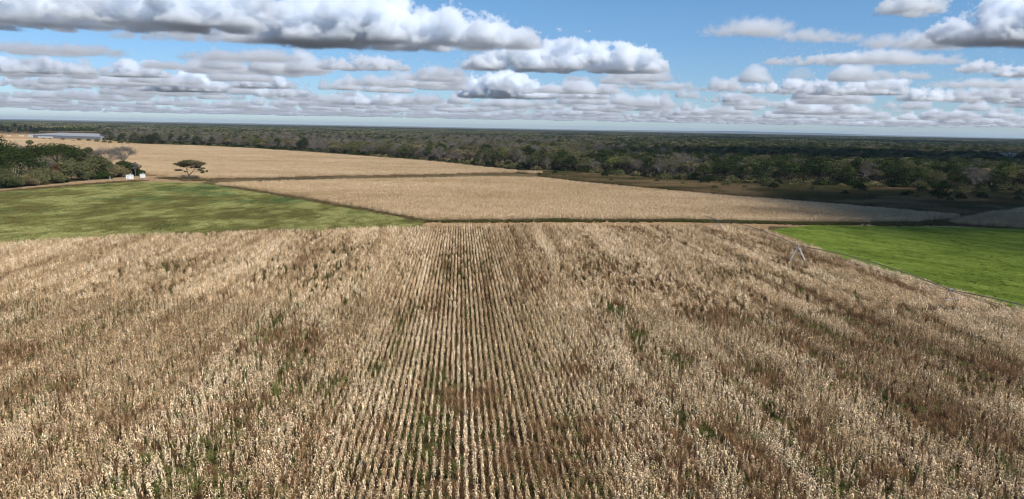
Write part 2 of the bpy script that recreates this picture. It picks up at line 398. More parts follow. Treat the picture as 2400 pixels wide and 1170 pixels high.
M_MEADOW2 = leaf_mat('grey_green_leaf', (.11, .16, .05), (.22, .28, .11), .3)
M_CROP = leaf_mat('fresh_crop_leaf', (.19, .28, .04), (.42, .51, .11), .3)
M_SCRUB = leaf_mat('scrub_grass', (.10, .095, .035), (.16, .115, .055), .25, (.28, .20, .10))
M_GROUND = earth_mat('ground_litter', [(.05, .042, .022), (.085, .065, .035), (.13, .095, .05)], .02, 10, .0011)
M_SOIL = earth_mat('field_soil', [(.045, .026, .015), (.075, .043, .024), (.11, .062, .036)], .8, 8, .05, .05)
M_DUST = earth_mat('red_dust', [(.13, .095, .055), (.19, .13, .075), (.25, .165, .095)], .35, 8, .04, .03)
M_VERGE = earth_mat('dry_verge', [(.20, .13, .07), (.27, .17, .09), (.22, .19, .09)], .25, 8, .05, .03)
M_MEADFLOOR = earth_mat('meadow_floor', [(.05, .05, .016), (.075, .075, .022), (.10, .085, .035)], .15, 8, .03)
M_CROPFLOOR = earth_mat('crop_floor', [(.03, .05, .01), (.045, .075, .014)], .5, 6)
M_SCRUBFLOOR = earth_mat('scrub_floor', [(.07, .06, .025), (.13, .085, .045), (.16, .095, .05)], .06, 8, .02)

# ------------------------------------------------------------------ ground and field sheets
def sheet(name, poly, z, mat, label, jitter=0.0, step=6.0, cat='ground'):
    P = [np.asarray(p)[:2] for p in poly]; out = []
    for a, b in zip(P, P[1:] + P[:1]):
        n = max(1, int(np.linalg.norm(b - a) / step)); n = min(n, 120)
        for k in range(n): out.append(a + (b - a) * k / n)
    out = np.array(out)
    if jitter: out += (np.stack([fbm(out[:, 0] / 7, out[:, 1] / 7, 3), fbm(out[:, 0] / 7, out[:, 1] / 7, 9)], 1) - .5) * 2 * jitter
    me = bpy.data.meshes.new(name); me.from_pydata([(p[0], p[1], z) for p in out], [], [tuple(range(len(out)))])
    me.materials.append(mat); me.update()
    if me.polygons[0].normal.z < 0: me.flip_normals()
    o = link(bpy.data.objects.new(name, me))
    return tag(o, label, cat, None, 'structure')
gv = [(-120000, -2000, 0), (120000, -2000, 0), (120000, 120000, 0), (-120000, 120000, 0)]
g_me = mesh_np('ground', gv, [(0, 1, 2, 3)], [M_GROUND])
tag(link(bpy.data.objects.new('ground', g_me)), 'flat dark brown-green plain reaching to the horizon', 'ground', None, 'structure')

G = lambda pts, z=0.0: [gp(x, y, z) for x, y in pts]
near_far_L = G([(-300, 583), (0, 563), (150, 553), (300, 545), (600, 534), (800, 530), (985, 525)], 2.0)
near_far_M = G([(1000, 523), (1200, 521), (1400, 521), (1600, 523), (1790, 528)], 2.0)
near_R = G([(1805, 534), (1950, 588), (2200, 660), (2400, 715), (2650, 785)], 2.0)
NEAR = near_far_L + near_far_M + near_R + G([(2900, 1500), (-500, 1500)])
MEADOW = G([(-320, 478), (0, 453), (100, 443), (200, 435), (330, 428), (470, 430), (560, 446), (700, 469), (850, 496), (990, 521)]) + \
         [p + np.array([0, 1.5, 0]) for p in near_far_L[::-1]]
PLOT = [near_far_M[-1] + np.array([1.0, 0, 0])] + G([(1900, 529), (2100, 532), (2250, 534), (2400, 538), (2750, 548)]) + [p + np.array([1.3, 0, 0]) for p in near_R[::-1]]
MID = G([(1010, 520), (1300, 517), (1600, 518), (1780, 523), (2000, 525), (2150, 524), (2205, 519)]) + \
      G([(2255, 501), (2100, 488), (1900, 471), (1700, 456), (1500, 438), (1350, 424), (1265, 414)], 2.0) + \
      G([(1150, 412), (1000, 415), (800, 418), (560, 424.5), (495, 428)], 2.0) + G([(560, 441), (700, 464), (850, 491), (990, 517)])
FAR = G([(400, 417), (480, 421), (560, 420), (800, 414), (1000, 411), (1150, 407), (1265, 406)]) + \
      G([(1255, 402), (1200, 397), (1000, 375), (800, 361), (700, 354), (600, 347), (450, 340), (330, 337), (250, 335), (180, 329), (60, 325), (-160, 320)], 2.0) + \
      G([(-160, 332), (100, 350), (250, 378), (310, 400), (330, 410)])
PATCH = G([(2222, 527), (2300, 532), (2400, 539), (2650, 552), (2650, 478), (2400, 494), (2310, 507)])
SCRUB = G([(1265, 414), (1350, 424), (1500, 438), (1700, 456), (1900, 471), (2100, 488), (2260, 503), (2300, 505), (2400, 492), (2700, 470)]) + \
        G([(2700, 455), (2400, 446), (2200, 440), (2000, 433), (1850, 428), (1700, 422), (1550, 414), (1400, 404), (1265, 401)])
sheet('field_soil', NEAR, .004, M_SOIL, 'dark reddish soil under the near maize rows')
sheet('field_soil', MID, .004, M_SOIL, 'soil under the pale maize field beyond the track')
sheet('field_soil', FAR, .004, M_SOIL, 'soil under the farthest maize field')
sheet('field_soil', PATCH, .004, M_SOIL, 'soil under the small shaded maize patch at right')
sheet('meadow_floor', MEADOW, .004, M_MEADFLOOR, 'mossy floor of the weedy green field at left', 1.0)
sheet('crop_floor', PLOT, .004, M_CROPFLOOR, 'floor of the bright green crop plot at right', .3)
sheet('scrub_floor', SCRUB, .004, M_SCRUBFLOOR, 'brown grass floor between maize and forest at right', 3.0)
TRK = G([(980, 527), (1010, 520), (1300, 517), (1600, 518), (1780, 523), (2000, 525), (2150, 524), (2230, 516), (2250, 522), (2225, 529), (2400, 541), (2750, 552)]) + \
      [p + np.array([0, -.5, 0]) for p in G([(2750, 556), (2400, 543), (2250, 537), (2100, 535), (1900, 532), (1800, 530)])] + [p + np.array([0, -3., 0]) for p in near_far_M[::-1]]
sheet('dirt_track', TRK, .008, M_VERGE, 'dirt track with grass between near maize and the pale field', .5)
VRG = G([(-320, 481), (0, 458), (100, 447), (200, 438), (330, 430), (470, 431), (485, 424), (420, 415), (340, 411), (250, 418), (100, 434), (0, 444), (-320, 462)])
sheet('dirt_verge', VRG, .008, M_DUST, 'red-brown dirt verge along the grove at left', 1.0)
sheet('bare_earth', G([(690, 541), (700, 533), (735, 532), (752, 536), (745, 546)]), .012, M_DUST, 'patch of bare red earth between near maize and green field', .4)
sheet('dry_clearing', G([(-150, 334), (60, 327), (250, 338), (330, 339), (420, 338), (330, 329), (240, 318), (60, 314), (-150, 311)]), .008, M_VERGE, 'dry brown clearing in front of the long shed', 6.0, 20)

# ------------------------------------------------------------------ scattering
def scatter(name, P, rot, scl, idx, tint, protos, label, cat, kind='stuff', parent=None):
    """instances of the meshes protos on the points P; one object for what nobody could count"""
    coll = bpy.data.collections.new(name + '_kinds')
    for k, me in enumerate(protos):
        coll.objects.link(bpy.data.objects.new('%s_kind_%03d_%d' % (name, k, len(bpy.data.objects)), me))
    n = len(P)
    P = np.asarray(P, np.float32); base = P.mean(0); base[2] = 0
    me = bpy.data.meshes.new(name); me.vertices.add(n); me.vertices.foreach_set('co', (P - base).ravel())
    rot = np.asarray(rot, np.float32)
    if rot.ndim == 1: rot = np.stack([np.zeros(n), np.zeros(n), rot], 1)
    scl = np.asarray(scl, np.float32)
    if scl.ndim == 1: scl = np.repeat(scl[:, None], 3, 1)
    for nm, a, ty, ky in (('rot', rot, 'FLOAT_VECTOR', 'vector'), ('scl', scl, 'FLOAT_VECTOR', 'vector'), ('tint', tint, 'FLOAT', 'value'), ('pidx', idx, 'INT', 'value')):
        me.attributes.new(nm, ty, 'POINT').data.foreach_set(ky, np.asarray(a, np.int32 if ty == 'INT' else np.float32).ravel())
    ob = link(bpy.data.objects.new(name, me), parent); ob.location = tuple(base)
    ng = bpy.data.node_groups.new(name + '_scatter', 'GeometryNodeTree')
    ng.interface.new_socket('Geometry', in_out='INPUT', socket_type='NodeSocketGeometry')
    ng.interface.new_socket('Geometry', in_out='OUTPUT', socket_type='NodeSocketGeometry')
    t = NT(ng); gi = t.n('NodeGroupInput'); go = t.n('NodeGroupOutput')
    ci = t.n('GeometryNodeCollectionInfo'); ci.inputs['Collection'].default_value = coll
    ci.inputs['Separate Children'].default_value = True; ci.inputs['Reset Children'].default_value = True
    ip = t.n('GeometryNodeInstanceOnPoints'); ip.inputs['Pick Instance'].default_value = True
    na = lambda nm, ty: (lambda q: (setattr(q, 'data_type', ty), q.inputs['Name'].__setattr__('default_value', nm), q.outputs[0])[2])(t.n('GeometryNodeInputNamedAttribute'))
    er = t.n('FunctionNodeEulerToRotation'); t.l(na('rot', 'FLOAT_VECTOR'), er.inputs[0])
    t.l(gi.outputs[0], ip.inputs['Points']); t.l(ci.outputs[0], ip.inputs['Instance'])
    t.l(na('pidx', 'INT'), ip.inputs['Instance Index']); t.l(er.outputs[0], ip.inputs['Rotation']); t.l(na('scl', 'FLOAT_VECTOR'), ip.inputs['Scale'])
    t.l(ip.outputs[0], go.inputs[0])
    md = ob.modifiers.new('scatter', 'NODES'); md.node_group = ng
    return tag(ob, label, cat, None, kind)

class MB:
    """collects quads"""
    def __init__(s): s.V = []; s.F = []; s.L = []; s.M = []; s.n = 0
    def add(s, V, F, lv=.5, mi=0):
        V = np.asarray(V, float); F = np.asarray(F, int)
        s.V.append(V); s.F.append(F + s.n); s.L.append(np.full(len(V), lv) if np.isscalar(lv) else np.asarray(lv)); s.M.append(np.full(len(F), mi)); s.n += len(V)
    def data(s): return np.concatenate(s.V), np.concatenate(s.F), np.concatenate(s.L), np.concatenate(s.M)
    def mesh(s, name, mats, smooth=False):
        V, F, L, Mi = s.data()
        return mesh_np(name, V, F, mats, Mi, {'lv': L}, smooth)
def ribbon(pts, wid, side):
    """flat strip along pts, wid per point, side vectors per point"""
    pts = np.asarray(pts); wid = np.asarray(wid)[:, None] / 2; side = np.asarray(side)
    n = len(pts); V = np.concatenate([pts - side * wid, pts + side * wid])
    i = np.arange(n - 1)
    return V, np.stack([i, i + 1, i + 1 + n, i + n], 1)
def tube(pts, rad, sides=5):
    pts = np.asarray(pts, float); n = len(pts); V = []
    for k in range(n):
        d = pts[min(k + 1, n - 1)] - pts[max(k - 1, 0)]; d /= np.linalg.norm(d) + 1e-9
        a = np.cross(d, [0.31, .95, .05]); a /= np.linalg.norm(a) + 1e-9; b = np.cross(d, a)
        for s in range(sides):
            th = 2 * math.pi * s / sides
            V.append(pts[k] + rad[k] * (a * math.cos(th) + b * math.sin(th)))
    F = [(k * sides + s, k * sides + (s + 1) % sides, (k + 1) * sides + (s + 1) % sides, (k + 1) * sides + s) for k in range(n - 1) for s in range(sides)]
    return np.array(V), np.array(F)

# ------------------------------------------------------------------ maize plants
def maize_leaf(rng, z0, az, seg=5, wmul=1.0):
    L = rng.uniform(.38, .66); e0 = R(rng.uniform(45, 80)); e1 = R(rng.uniform(-97, -78)); kink = rng.uniform(.15, .42)
    p = np.array([0, 0, z0], float); pts = [p.copy()]; sd = []
    for k in range(seg):
        u = (k + .5) / seg
        w = 1 / (1 + math.exp(-(u - kink) * 9)); el = e0 + (e1 - e0) * w
        a2 = az + rng.uniform(-.12, .12)
        p = p + np.array([math.cos(a2) * math.cos(el), math.sin(a2) * math.cos(el), math.sin(el)]) * L / seg
        pts.append(p.copy())
    tw = rng.uniform(-1.2, 1.2)
    for k in range(seg + 1):
        t_ = tw * k / seg; s = np.array([-math.sin(az), math.cos(az), 0])
        sd.append(s * math.cos(t_) + np.array([math.cos(az) * .5, math.sin(az) * .5, .8]) * math.sin(t_))
    u = np.linspace(0, 1, seg + 1); wd = .125 * wmul * np.clip(np.minimum(u * 6 + .35, 1) * (1 - u ** 2.2), .08, 1) * rng.uniform(.8, 1.2)
    return ribbon(pts, wd, sd)
def maize_parts(seed, seg=5, nl=7, wmul=1.0, fine=True):
    rng = np.random.default_rng(seed); out = []
    H = rng.uniform(1.75, 2.05)
    lean = rng.normal(0, .05, 2)
    V, F = tube([(0, 0, 0), (lean[0] * .5, lean[1] * .5, H * .5), (lean[0], lean[1], H)], [.016, .013, .006], 3)
    out.append(('stalk', V, F, np.full(len(V), .5), 1))
    a0 = rng.uniform(0, 6.28)
    for k in range(nl):
        z = .55 + (H - .58) * ((k + rng.uniform(0, .6)) / nl) ** .75
        V, F = maize_leaf(rng, z, a0 + (k % 2) * math.pi + rng.normal(0, .45), seg, wmul)
        V = V + np.array([lean[0], lean[1], 0]) * z / H
        out.append(('leaf', V, F, np.full(len(V), np.clip(rng.normal(.5, .36), 0, 1)), 0))
    mb = MB()
    for k in range(5 if fine else 3):
        az = rng.uniform(0, 6.28); sp = rng.uniform(.03, .16); l = rng.uniform(.16, .28)
        b = np.array([lean[0], lean[1], H - .02]); e = b + np.array([math.cos(az) * sp, math.sin(az) * sp, l])
        s = np.array([-math.sin(az), math.cos(az), 0])
        V, F = ribbon([b, (b + e) / 2 + [0, 0, .03], e], [.012 * wmul, .022 * wmul, .008], [s, s, s]); mb.add(V, F, .45)
    V, F, L, _ = mb.data(); out.append(('tassel', V, F, L, 0))
    if fine:
        az = rng.uniform(0, 6.28); z = rng.uniform(.8, 1.05); d = np.array([math.cos(az), math.sin(az), 0])
        V, F = tube([d * .02 + [0, 0, z], d * .07 + [0, 0, z + .02], d * .12 + [0, 0, z - .07], d * .15 + [0, 0, z - .2]], [.012, .03, .032, .008], 5)
        out.append(('ear', V, F, np.full(len(V), .6), 2))
    return out
MM = [M_MAIZE, M_STALK, M_EAR]
NVAR = 14
MPARTS = [maize_parts(100 + k) for k in range(NVAR)]
def join_parts(parts, name, off=(0, 0, 0), mb=None, rz=0.0, s=1.0):
    own = mb is None; mb = mb or MB(); c, sn = math.cos(rz), math.sin(rz)
    for nm, V, F, L, mi in parts:
        W = V * s; W = np.stack([W[:, 0] * c - W[:, 1] * sn, W[:, 0] * sn + W[:, 1] * c, W[:, 2]], 1) + off
        mb.add(W, F, L, mi)
    return mb.mesh(name, MM) if own else mb
def maize_row(name, seed, length, spacing, seg, nl, wmul, fine=False, width=.1):
    """piece of a row of maize along +y"""
    rng = np.random.default_rng(seed); mb = MB(); y = rng.uniform(0, spacing)
    k = 0; lib = [maize_parts(seed * 31 + q, seg, nl, wmul, fine) for q in range(7)]
    while y < length:
        if rng.random() > .07:
            lvm = rng.normal(0, .16)
            P = [(a, V, F, np.clip(L + lvm, 0, 1), m_) for a, V, F, L, m_ in lib[rng.integers(7)]]
            join_parts(P, '', (rng.normal(0, width * .5), y - length / 2, 0), mb, rng.uniform(0, 6.28), rng.uniform(.85, 1.1))
        y += spacing * rng.uniform(.7, 1.3); k += 1
    return mb.mesh(name, MM)
PROTO_PLANT = [join_parts(p, 'maize_plant_kind') for p in MPARTS]
PROTO_ROW = [maize_row('maize_row_kind', 300 + k, 1.5, .26, 4, 7, 1.1) for k in range(12)]
PROTO_ROW4 = [maize_row('maize_row_long_kind', 340 + k, 4.0, .28, 3, 6, 1.25) for k in range(8)]
PROTO_ROW10 = [maize_row('maize_row_far_kind', 360 + k, 10.0, .33, 3, 5, 1.5) for k in range(6)]

rowv = ray(1078, 298)[:2]; rowv = rowv / np.linalg.norm(rowv); crossv = np.array([rowv[1], -rowv[0]])
ROWA = math.atan2(-rowv[0], rowv[1])
ROW_S = .75
def row_points(poly, du, dv, rv, cv, jit, rng, extra=0.0):
    """points along rows inside poly: (N,2) and their row coordinates"""
    Pp = np.asarray([np.asarray(p)[:2] for p in poly]); a = Pp @ cv; b = Pp @ rv
    U = np.arange(math.floor(a.min() / du), math.ceil(a.max() / du) + 1) * du; Vv = np.arange(b.min(), b.max(), dv)
    u, v = np.meshgrid(U, Vv, indexing='ij'); u = u.ravel(); v = v.ravel() + rng.uniform(-.5, .5, u.size) * dv * jit
    P = u[:, None] * cv + v[:, None] * rv
    k = in_poly(P, Pp)
    X, Y, Zc = px(np.c_[P, np.full(len(P), 1.0)])
    k &= (P[:, 1] > 12) & (X > -260) & (X < 2660) & (Y < 1400)
    return P[k], u[k], v[k]
rng = np.random.default_rng(11)
# weedy and thin places of the near field: wandering noise stretched along the rows, plus places read off the photograph
def blobs(P, spec):
    f = np.zeros(len(P))
    for x, y, rx, ry in spec:
        rx, ry = rx * 1.35, ry * 1.25
        c = gp(x, y, 1.0)[:2]; e1 = abs(gp(x + rx, y, 1.0)[0] - c[0]); e2 = abs(gp(x, y - ry, 1.0)[1] - gp(x, y + ry, 1.0)[1]) / 2
        f = np.maximum(f, np.exp(-(((P[:, 0] - c[0]) / e1) ** 2 + ((P[:, 1] - c[1]) / e2) ** 2)))
    return f
RUSTY = [(1920, 1035, 50, 55), (1690, 1015, 45, 30), (1350, 1010, 60, 35), (690, 790, 70, 35), (1100, 935, 55, 35), (1540, 670, 80, 22), (1700, 735, 90, 22),
         (1450, 628, 60, 16), (2060, 820, 60, 25), (1350, 870, 50, 25), (1250, 1090, 60, 30), (1840, 790, 60, 20), (2200, 980, 80, 50), (30, 830, 50, 25), (560, 960, 45, 30),
         (2330, 860, 50, 25), (1640, 1120, 60, 30), (310, 975, 40, 22), (1780, 880, 60, 25), (160, 905, 40, 20), (2080, 1110, 60, 30), (880, 1010, 40, 25), (1010, 720, 30, 25)]
GREEN = [(390, 625, 60, 22), (820, 585, 45, 18), (760, 650, 45, 30), (640, 740, 45, 30), (600, 830, 40, 25), (1500, 790, 25, 40), (1800, 960, 30, 40), (1580, 840, 30, 30),
         (1370, 640, 40, 22), (950, 760, 25, 40), (770, 905, 35, 30), (1600, 960, 30, 40), (40, 720, 50, 25), (420, 1090, 30, 25), (1990, 900, 35, 20), (1130, 615, 25, 15),
         (120, 690, 50, 20), (650, 640, 50, 20), (1700, 640, 70, 15), (2250, 900, 45, 20), (1440, 720, 30, 25), (520, 620, 40, 15), (300, 720, 45, 20), (900, 850, 30, 30)]
def weeds(P, u, v):
    n1 = fbm(u / 3.6, v / 45, 5); n2 = fbm(u / 12, v / 40, 8); n3 = fbm(u / 1.6, v / 7, 15)
    right = np.clip((P[:, 0] + 5) / 60, 0, 1)
    g = np.clip((n1 - .48) * 4, 0, .8) * np.clip((n2 - .36) * 5, 0, 1) * np.clip(.2 + n3 * 1.1, 0, 1)
    g = np.maximum(g, blobs(P, GREEN) * np.clip(n3 * 2.0 - .3, 0, 1))
    r = np.clip((fbm(u / 3.5, v / 26, 21) - .5) * 5.5, 0, 1) * np.clip(.3 + n3 * 1.2, 0, 1) * (.35 + .75 * right) * 1.1
    r = np.maximum(r, blobs(P, RUSTY) * np.clip(n3 * 2.0, 0, 1.2))
    return np.clip(g, 0, 1), np.clip(r, 0, 1)
def shade_tint(P, u, v, rng, g, r):
    t_ = .60 + (fbm(u / 7, v / 70, 31, 2) - .5) * .8 + (vnoise(u / .75, v / 38, 33) - .5) * .5 + (fbm(u / 2, v / 5, 35, 2) - .5) * .3 + rng.normal(0, .19, len(P)) - .2 * g - .2 * r
    return np.clip(t_, 0, 1)
DNEAR = 118.0
P, u, v = row_points(NEAR, ROW_S, .29, rowv, crossv, .9, rng)
k = P[:, 1] < DNEAR; P, u, v = P[k], u[k], v[k]
# wheel tracks of the irrigation machine stay clear of plants
PIV_PX = [(1682, 516), (1872, 577), (2228, 680)]
PIV_Z = 4.6
PIV = [gp(x, y, PIV_Z) for x, y in PIV_PX]; PIV.append(PIV[2] + (PIV[2] - PIV[1])); PIV.insert(0, PIV[0] + (PIV[0] - PIV[1]) * .22)
def wheel_clear(P, w=.5):
    ok = np.ones(len(P), bool)
    for a, t0 in zip((1, 2, 3), (PIV[1], PIV[2], PIV[3])):
        d = PIV[a] - PIV[a - 1]; d = d[:2] / np.linalg.norm(d[:2]); tr = np.array([-d[1], d[0]])
        q = P[:, :2] - t0[:2]
        ok &= ~((np.abs(q @ d) < w) & (np.abs(q @ tr) < 30)) & (np.hypot(q @ d / 1.2, q @ tr / 3.2) > 1)
    return ok
g, r = weeds(P, u, v)
Pj = P + np.stack([fbm(P[:, 0] / 3, P[:, 1] / 3, 111), fbm(P[:, 0] / 3, P[:, 1] / 3, 113)], 1) * 3.0 - 1.5
keep = in_poly(Pj, NEAR) & (rng.random(len(P)) > .04 + .6 * g + .45 * r + .3 * (vnoise(u / .75, v / .9, 123) < .26)) & wheel_clear(P)
P, u, v, g, r = P[keep], u[keep], v[keep], g[keep], r[keep]
P = P + crossv * rng.normal(0, .025, (len(P), 1))
scl = .9 * (rng.uniform(.84, 1.08, len(P)) + (vnoise(u / .75, v / .8, 121) - .5) * .42) * (1 - .24 * np.maximum(g, r)); idx = rng.integers(0, NVAR, len(P)); rot = np.stack([rng.normal(0, .06, len(P)), rng.normal(0, .06, len(P)), rng.uniform(0, 6.28, len(P))], 1)
tint = shade_tint(P, u, v, rng, g, r)
X, Y, Zc = px(np.c_[P, np.full(len(P), 1.6)])
cand = np.where((Y < 1160) & (X > 5) & (X < 2395))[0]
near_ids = cand[np.argsort(-Y[cand])[:300]]
rest = np.ones(len(P), bool); rest[near_ids] = False
scatter('maize_rows', np.c_[P, np.zeros(len(P))][rest], rot[rest], scl[rest], idx[rest], tint[rest], PROTO_PLANT, 'dense rows of dry tan maize filling the foreground field', 'maize')
PM = []
for q in range(NVAR):
    PM.append([(nm, mesh_np('maize_' + nm, V, F, [MM[mi]], None, {'lv': L})) for nm, V, F, L, mi in MPARTS[q]])
for i in near_ids:
    e = empty('maize_plant', (P[i, 0], P[i, 1], 0)); e.rotation_euler = tuple(rot[i]); e.scale = (scl[i],) * 3
    tag(e, 'dry tan maize plant with drooping leaves in the nearest strip along the bottom edge', 'maize plant', 'maize plants along the bottom edge')
    for nm, me in PM[idx[i]]:
        c = bpy.data.objects.new(nm, me); c['tint'] = float(tint[i]); link(c, e)
# farther part of the near field as short pieces of row
P2, u2, v2 = row_points(NEAR, ROW_S, 1.45, rowv, crossv, .2, rng)
k = P2[:, 1] >= DNEAR; P2, u2, v2 = P2[k], u2[k], v2[k]
g2, r2 = weeds(P2, u2, v2)
Pj = P2 + np.stack([fbm(P2[:, 0] / 3, P2[:, 1] / 3, 111), fbm(P2[:, 0] / 3, P2[:, 1] / 3, 113)], 1) * 3.4 - 1.7
keep = in_poly(Pj, NEAR) & (rng.random(len(P2)) > .03 + .5 * g2 + .4 * r2) & wheel_clear(P2, .8); P2, u2, v2, g2, r2 = P2[keep], u2[keep], v2[keep], g2[keep], r2[keep]
n = len(P2)
scatter('maize_rows', np.c_[P2, np.zeros(n)], ROWA + (rng.random(n) < .5) * math.pi, np.c_[np.ones(n), np.ones(n), rng.uniform(.8, .98, n) * (1 - .22 * np.maximum(g2, r2))], rng.integers(0, 12, n), shade_tint(P2, u2, v2, rng, g2, r2), PROTO_ROW, 'dry maize rows running up to the track and the green fields', 'maize')

# weeds between the rows
def tuft(seed, n, h, spread, w, mat, droop=.5, head=0):
    rng = np.random.default_rng(seed); mb = MB()
    for k in range(n):
        a = rng.uniform(0, 6.28); rr = spread * math.sqrt(rng.random()); b = np.array([math.cos(a) * rr, math.sin(a) * rr, 0])
        az = rng.uniform(0, 6.28); hh = h * rng.uniform(.5, 1.1); d = np.array([math.cos(az), math.sin(az), 0]) * hh * droop * rng.uniform(.3, 1)
        s = np.array([-math.sin(az), math.cos(az), 0]); ww = w * rng.uniform(.7, 1.3)
        V, F = ribbon([b, b + d * .35 + [0, 0, hh * .7], b + d + [0, 0, hh * (1 - .3 * droop)]], [ww * .7, ww, ww * .25], [s, s, s]); mb.add(V, F, np.clip(rng.normal(.5, .25), 0, 1))
    return mb.mesh('tuft', [mat])
PROTO_WEED = [tuft(500 + k, 44, 1.05, .5, .055, M_WEED, .8) for k in range(5)]
PROTO_RUST = [tuft(520 + k, 54, 1.5, .5, .035, M_RUST, .6) for k in range(5)]
A = np.asarray(NEAR)[:, :2]
q = np.c_[rng.uniform(-190, 190, 260000), rng.uniform(14, 250, 260000)]
q = q[in_poly(q, A)]; X, Y, Zc = px(np.c_[q, np.ones(len(q))]); q = q[(X > -260) & (X < 2660) & (Y < 1400)]
uu, vv = q @ crossv, q @ rowv; gg, rr_ = weeds(q, uu, vv)
dens = len(q) / 42000.0
kg = rng.random(len(q)) < np.clip(.24 + gg * .65, 0, .85) * .55
kr = (rng.random(len(q)) < np.clip(.02 + rr_ * 1.0, 0, .95) * .5) & ~kg
for kk, pr, nm, lab in ((kg, PROTO_WEED, 'green_weeds', 'low green weeds growing between the near maize rows'), (kr, PROTO_RUST, 'rusty_grass', 'reddish brown dry grass patches among the near maize')):
    Q = q[kk]; n = len(Q)
    scatter(nm, np.c_[Q, np.zeros(n)], rng.uniform(0, 6.28, n), rng.uniform(.7, 1.2, n), rng.integers(0, 5, n), rng.random(n), pr, lab, 'weeds')

# pale field beyond the track, far field, small patch at right: rows run across the view
rv2 = np.array([math.cos(R(-4)), math.sin(R(-4))]); cv2 = np.array([-rv2[1], rv2[0]]); RA2 = math.atan2(-rv2[0], rv2[1])
def field(poly, name, label, du, dv, protos, bright, seed, avoid=None, aw=2.0):
    rng = np.random.default_rng(seed)
    P, u, v = row_points(poly, du, dv, rv2, cv2, .25, rng)
    Pj = P + np.stack([fbm(P[:, 0] / 5, P[:, 1] / 5, 115), fbm(P[:, 0] / 5, P[:, 1] / 5, 117)], 1) * 5 - 2.5
    keep = in_poly(Pj, poly) & (rng.random(len(P)) > .02)
    if avoid is not None: keep &= seg_dist(P, avoid) > aw
    P, u, v = P[keep], u[keep], v[keep]; n = len(P)
    t_ = np.clip(bright + (fbm(u / 22, v / 60, seed) - .5) * .45 + (fbm(u / 3, v / 9, seed + 5) - .5) * .3 + rng.normal(0, .08, n), 0, 1)
    scatter(name, np.c_[P, np.zeros(n)], RA2 + (rng.random(n) < .5) * math.pi, np.c_[np.ones(n), np.ones(n), rng.uniform(.9, 1.08, n)], rng.integers(0, len(protos), n), t_, protos, label, 'maize')
    return n
n1 = field(MID, 'maize_rows', 'pale dry maize field beyond the dirt track', ROW_S, 3.9, PROTO_ROW4, .58, 41)
LANE = G([(395, 357), (500, 366), (600, 374), (700, 384), (840, 396), (885, 397)])
n2 = field(FAR, 'maize_rows', 'farthest pale maize field below the forest edge', ROW_S * 1.25, 9.7, PROTO_ROW10, .60, 43, LANE, 2.2)
n3 = field(PATCH, 'maize_rows', 'small patch of dry maize in cloud shade at the right edge', ROW_S, 3.9, PROTO_ROW4, .5, 45)

# weedy green field at left
PROTO_MEAD = [tuft(540 + k, 60, .55, .75, .07, M_MEADOW, .7) for k in range(5)] + [tuft(560 + k, 60, .6, .7, .08, M_MEADOW2, .6) for k in range(3)]
A = np.asarray(MEADOW)[:, :2]
q = np.c_[rng.uniform(A[:, 0].min(), A[:, 0].max(), 90000), rng.uniform(A[:, 1].min(), A[:, 1].max(), 90000)]
q = q[in_poly(q, A)]; X, Y, Zc = px(np.c_[q, np.ones(len(q))]); q = q[(X > -200)]
a_ = fbm(q[:, 0] / 16, q[:, 1] / 26, 61); b_ = fbm(q[:, 0] / 5, q[:, 1] / 9, 63, 3); back = np.clip((q[:, 1] - 215) / 90, 0, 1)
c_ = fbm(q[:, 0] / 2.2, q[:, 1] / 5, 65, 3)
ti = np.clip(.5 + (a_ - .5) * 2.0 + (b_ - .5) * 1.2 + (c_ - .5) * 1.1 + rng.normal(0, .08, len(q)), 0, 1)
grey = rng.random(len(q)) < np.clip((fbm(q[:, 0] / 20, q[:, 1] / 14, 67) - .55) * 4 - .9 + back * 1.1, .02, .85)
h = .75 + .6 * b_
scatter('meadow_weeds', np.c_[q, np.zeros(len(q))], rng.uniform(0, 6.28, len(q)), np.c_[np.full(len(q), 1.25), np.full(len(q), 1.25), h * rng.uniform(.8, 1.2, len(q))], np.where(grey, rng.integers(5, 8, len(q)), rng.integers(0, 5, len(q))), ti, PROTO_MEAD, 'patchy yellow-green weeds covering the field at left', 'weeds')

# bright green plot at right: low leafy crop in rows
def crop_row(seed):
    rng = np.random.default_rng(seed); mb = MB()
    for k in range(150):
        c = np.array([rng.normal(0, .12), rng.uniform(-.6, .6), 0]); c[2] = .34 * math.exp(-(c[0] / .2) ** 2) * rng.uniform(.4, 1.1)
        a = rng.uniform(0, 6.28); e = R(rng.uniform(-25, 35)); d = np.array([math.cos(a) * math.cos(e), math.sin(a) * math.cos(e), math.sin(e)]) * .075; s = np.array([-math.sin(a), math.cos(a), 0])
        V, F = ribbon([c - d, c, c + d], [.03, .10, .02], [s, s, s]); mb.add(V, F, np.clip(rng.normal(.5, .2), 0, 1))
    return mb.mesh('crop_row_kind', [M_CROP])
PROTO_CROP = [crop_row(580 + k) for k in range(6)]
pa, pb = gp(2000, 596), gp(2300, 640); pr_ = (pb - pa)[:2]; pr_ /= np.linalg.norm(pr_); pc_ = np.array([-pr_[1], pr_[0]])
P3, u3, v3 = row_points(PLOT, .62, 1.15, pr_, pc_, .4, rng)
keep = rng.random(len(P3)) > .05 + .25 * (fbm(u3 / 1.2, v3 / 5, 75) > .62); P3, u3, v3 = P3[keep], u3[keep], v3[keep]
keep = ~((np.abs((u3 % 21.0) - 10) < .35) & (fbm(v3 / 8, u3 / 3, 71) > .4)); P3, u3, v3 = P3[keep], u3[keep], v3[keep]; n = len(P3)
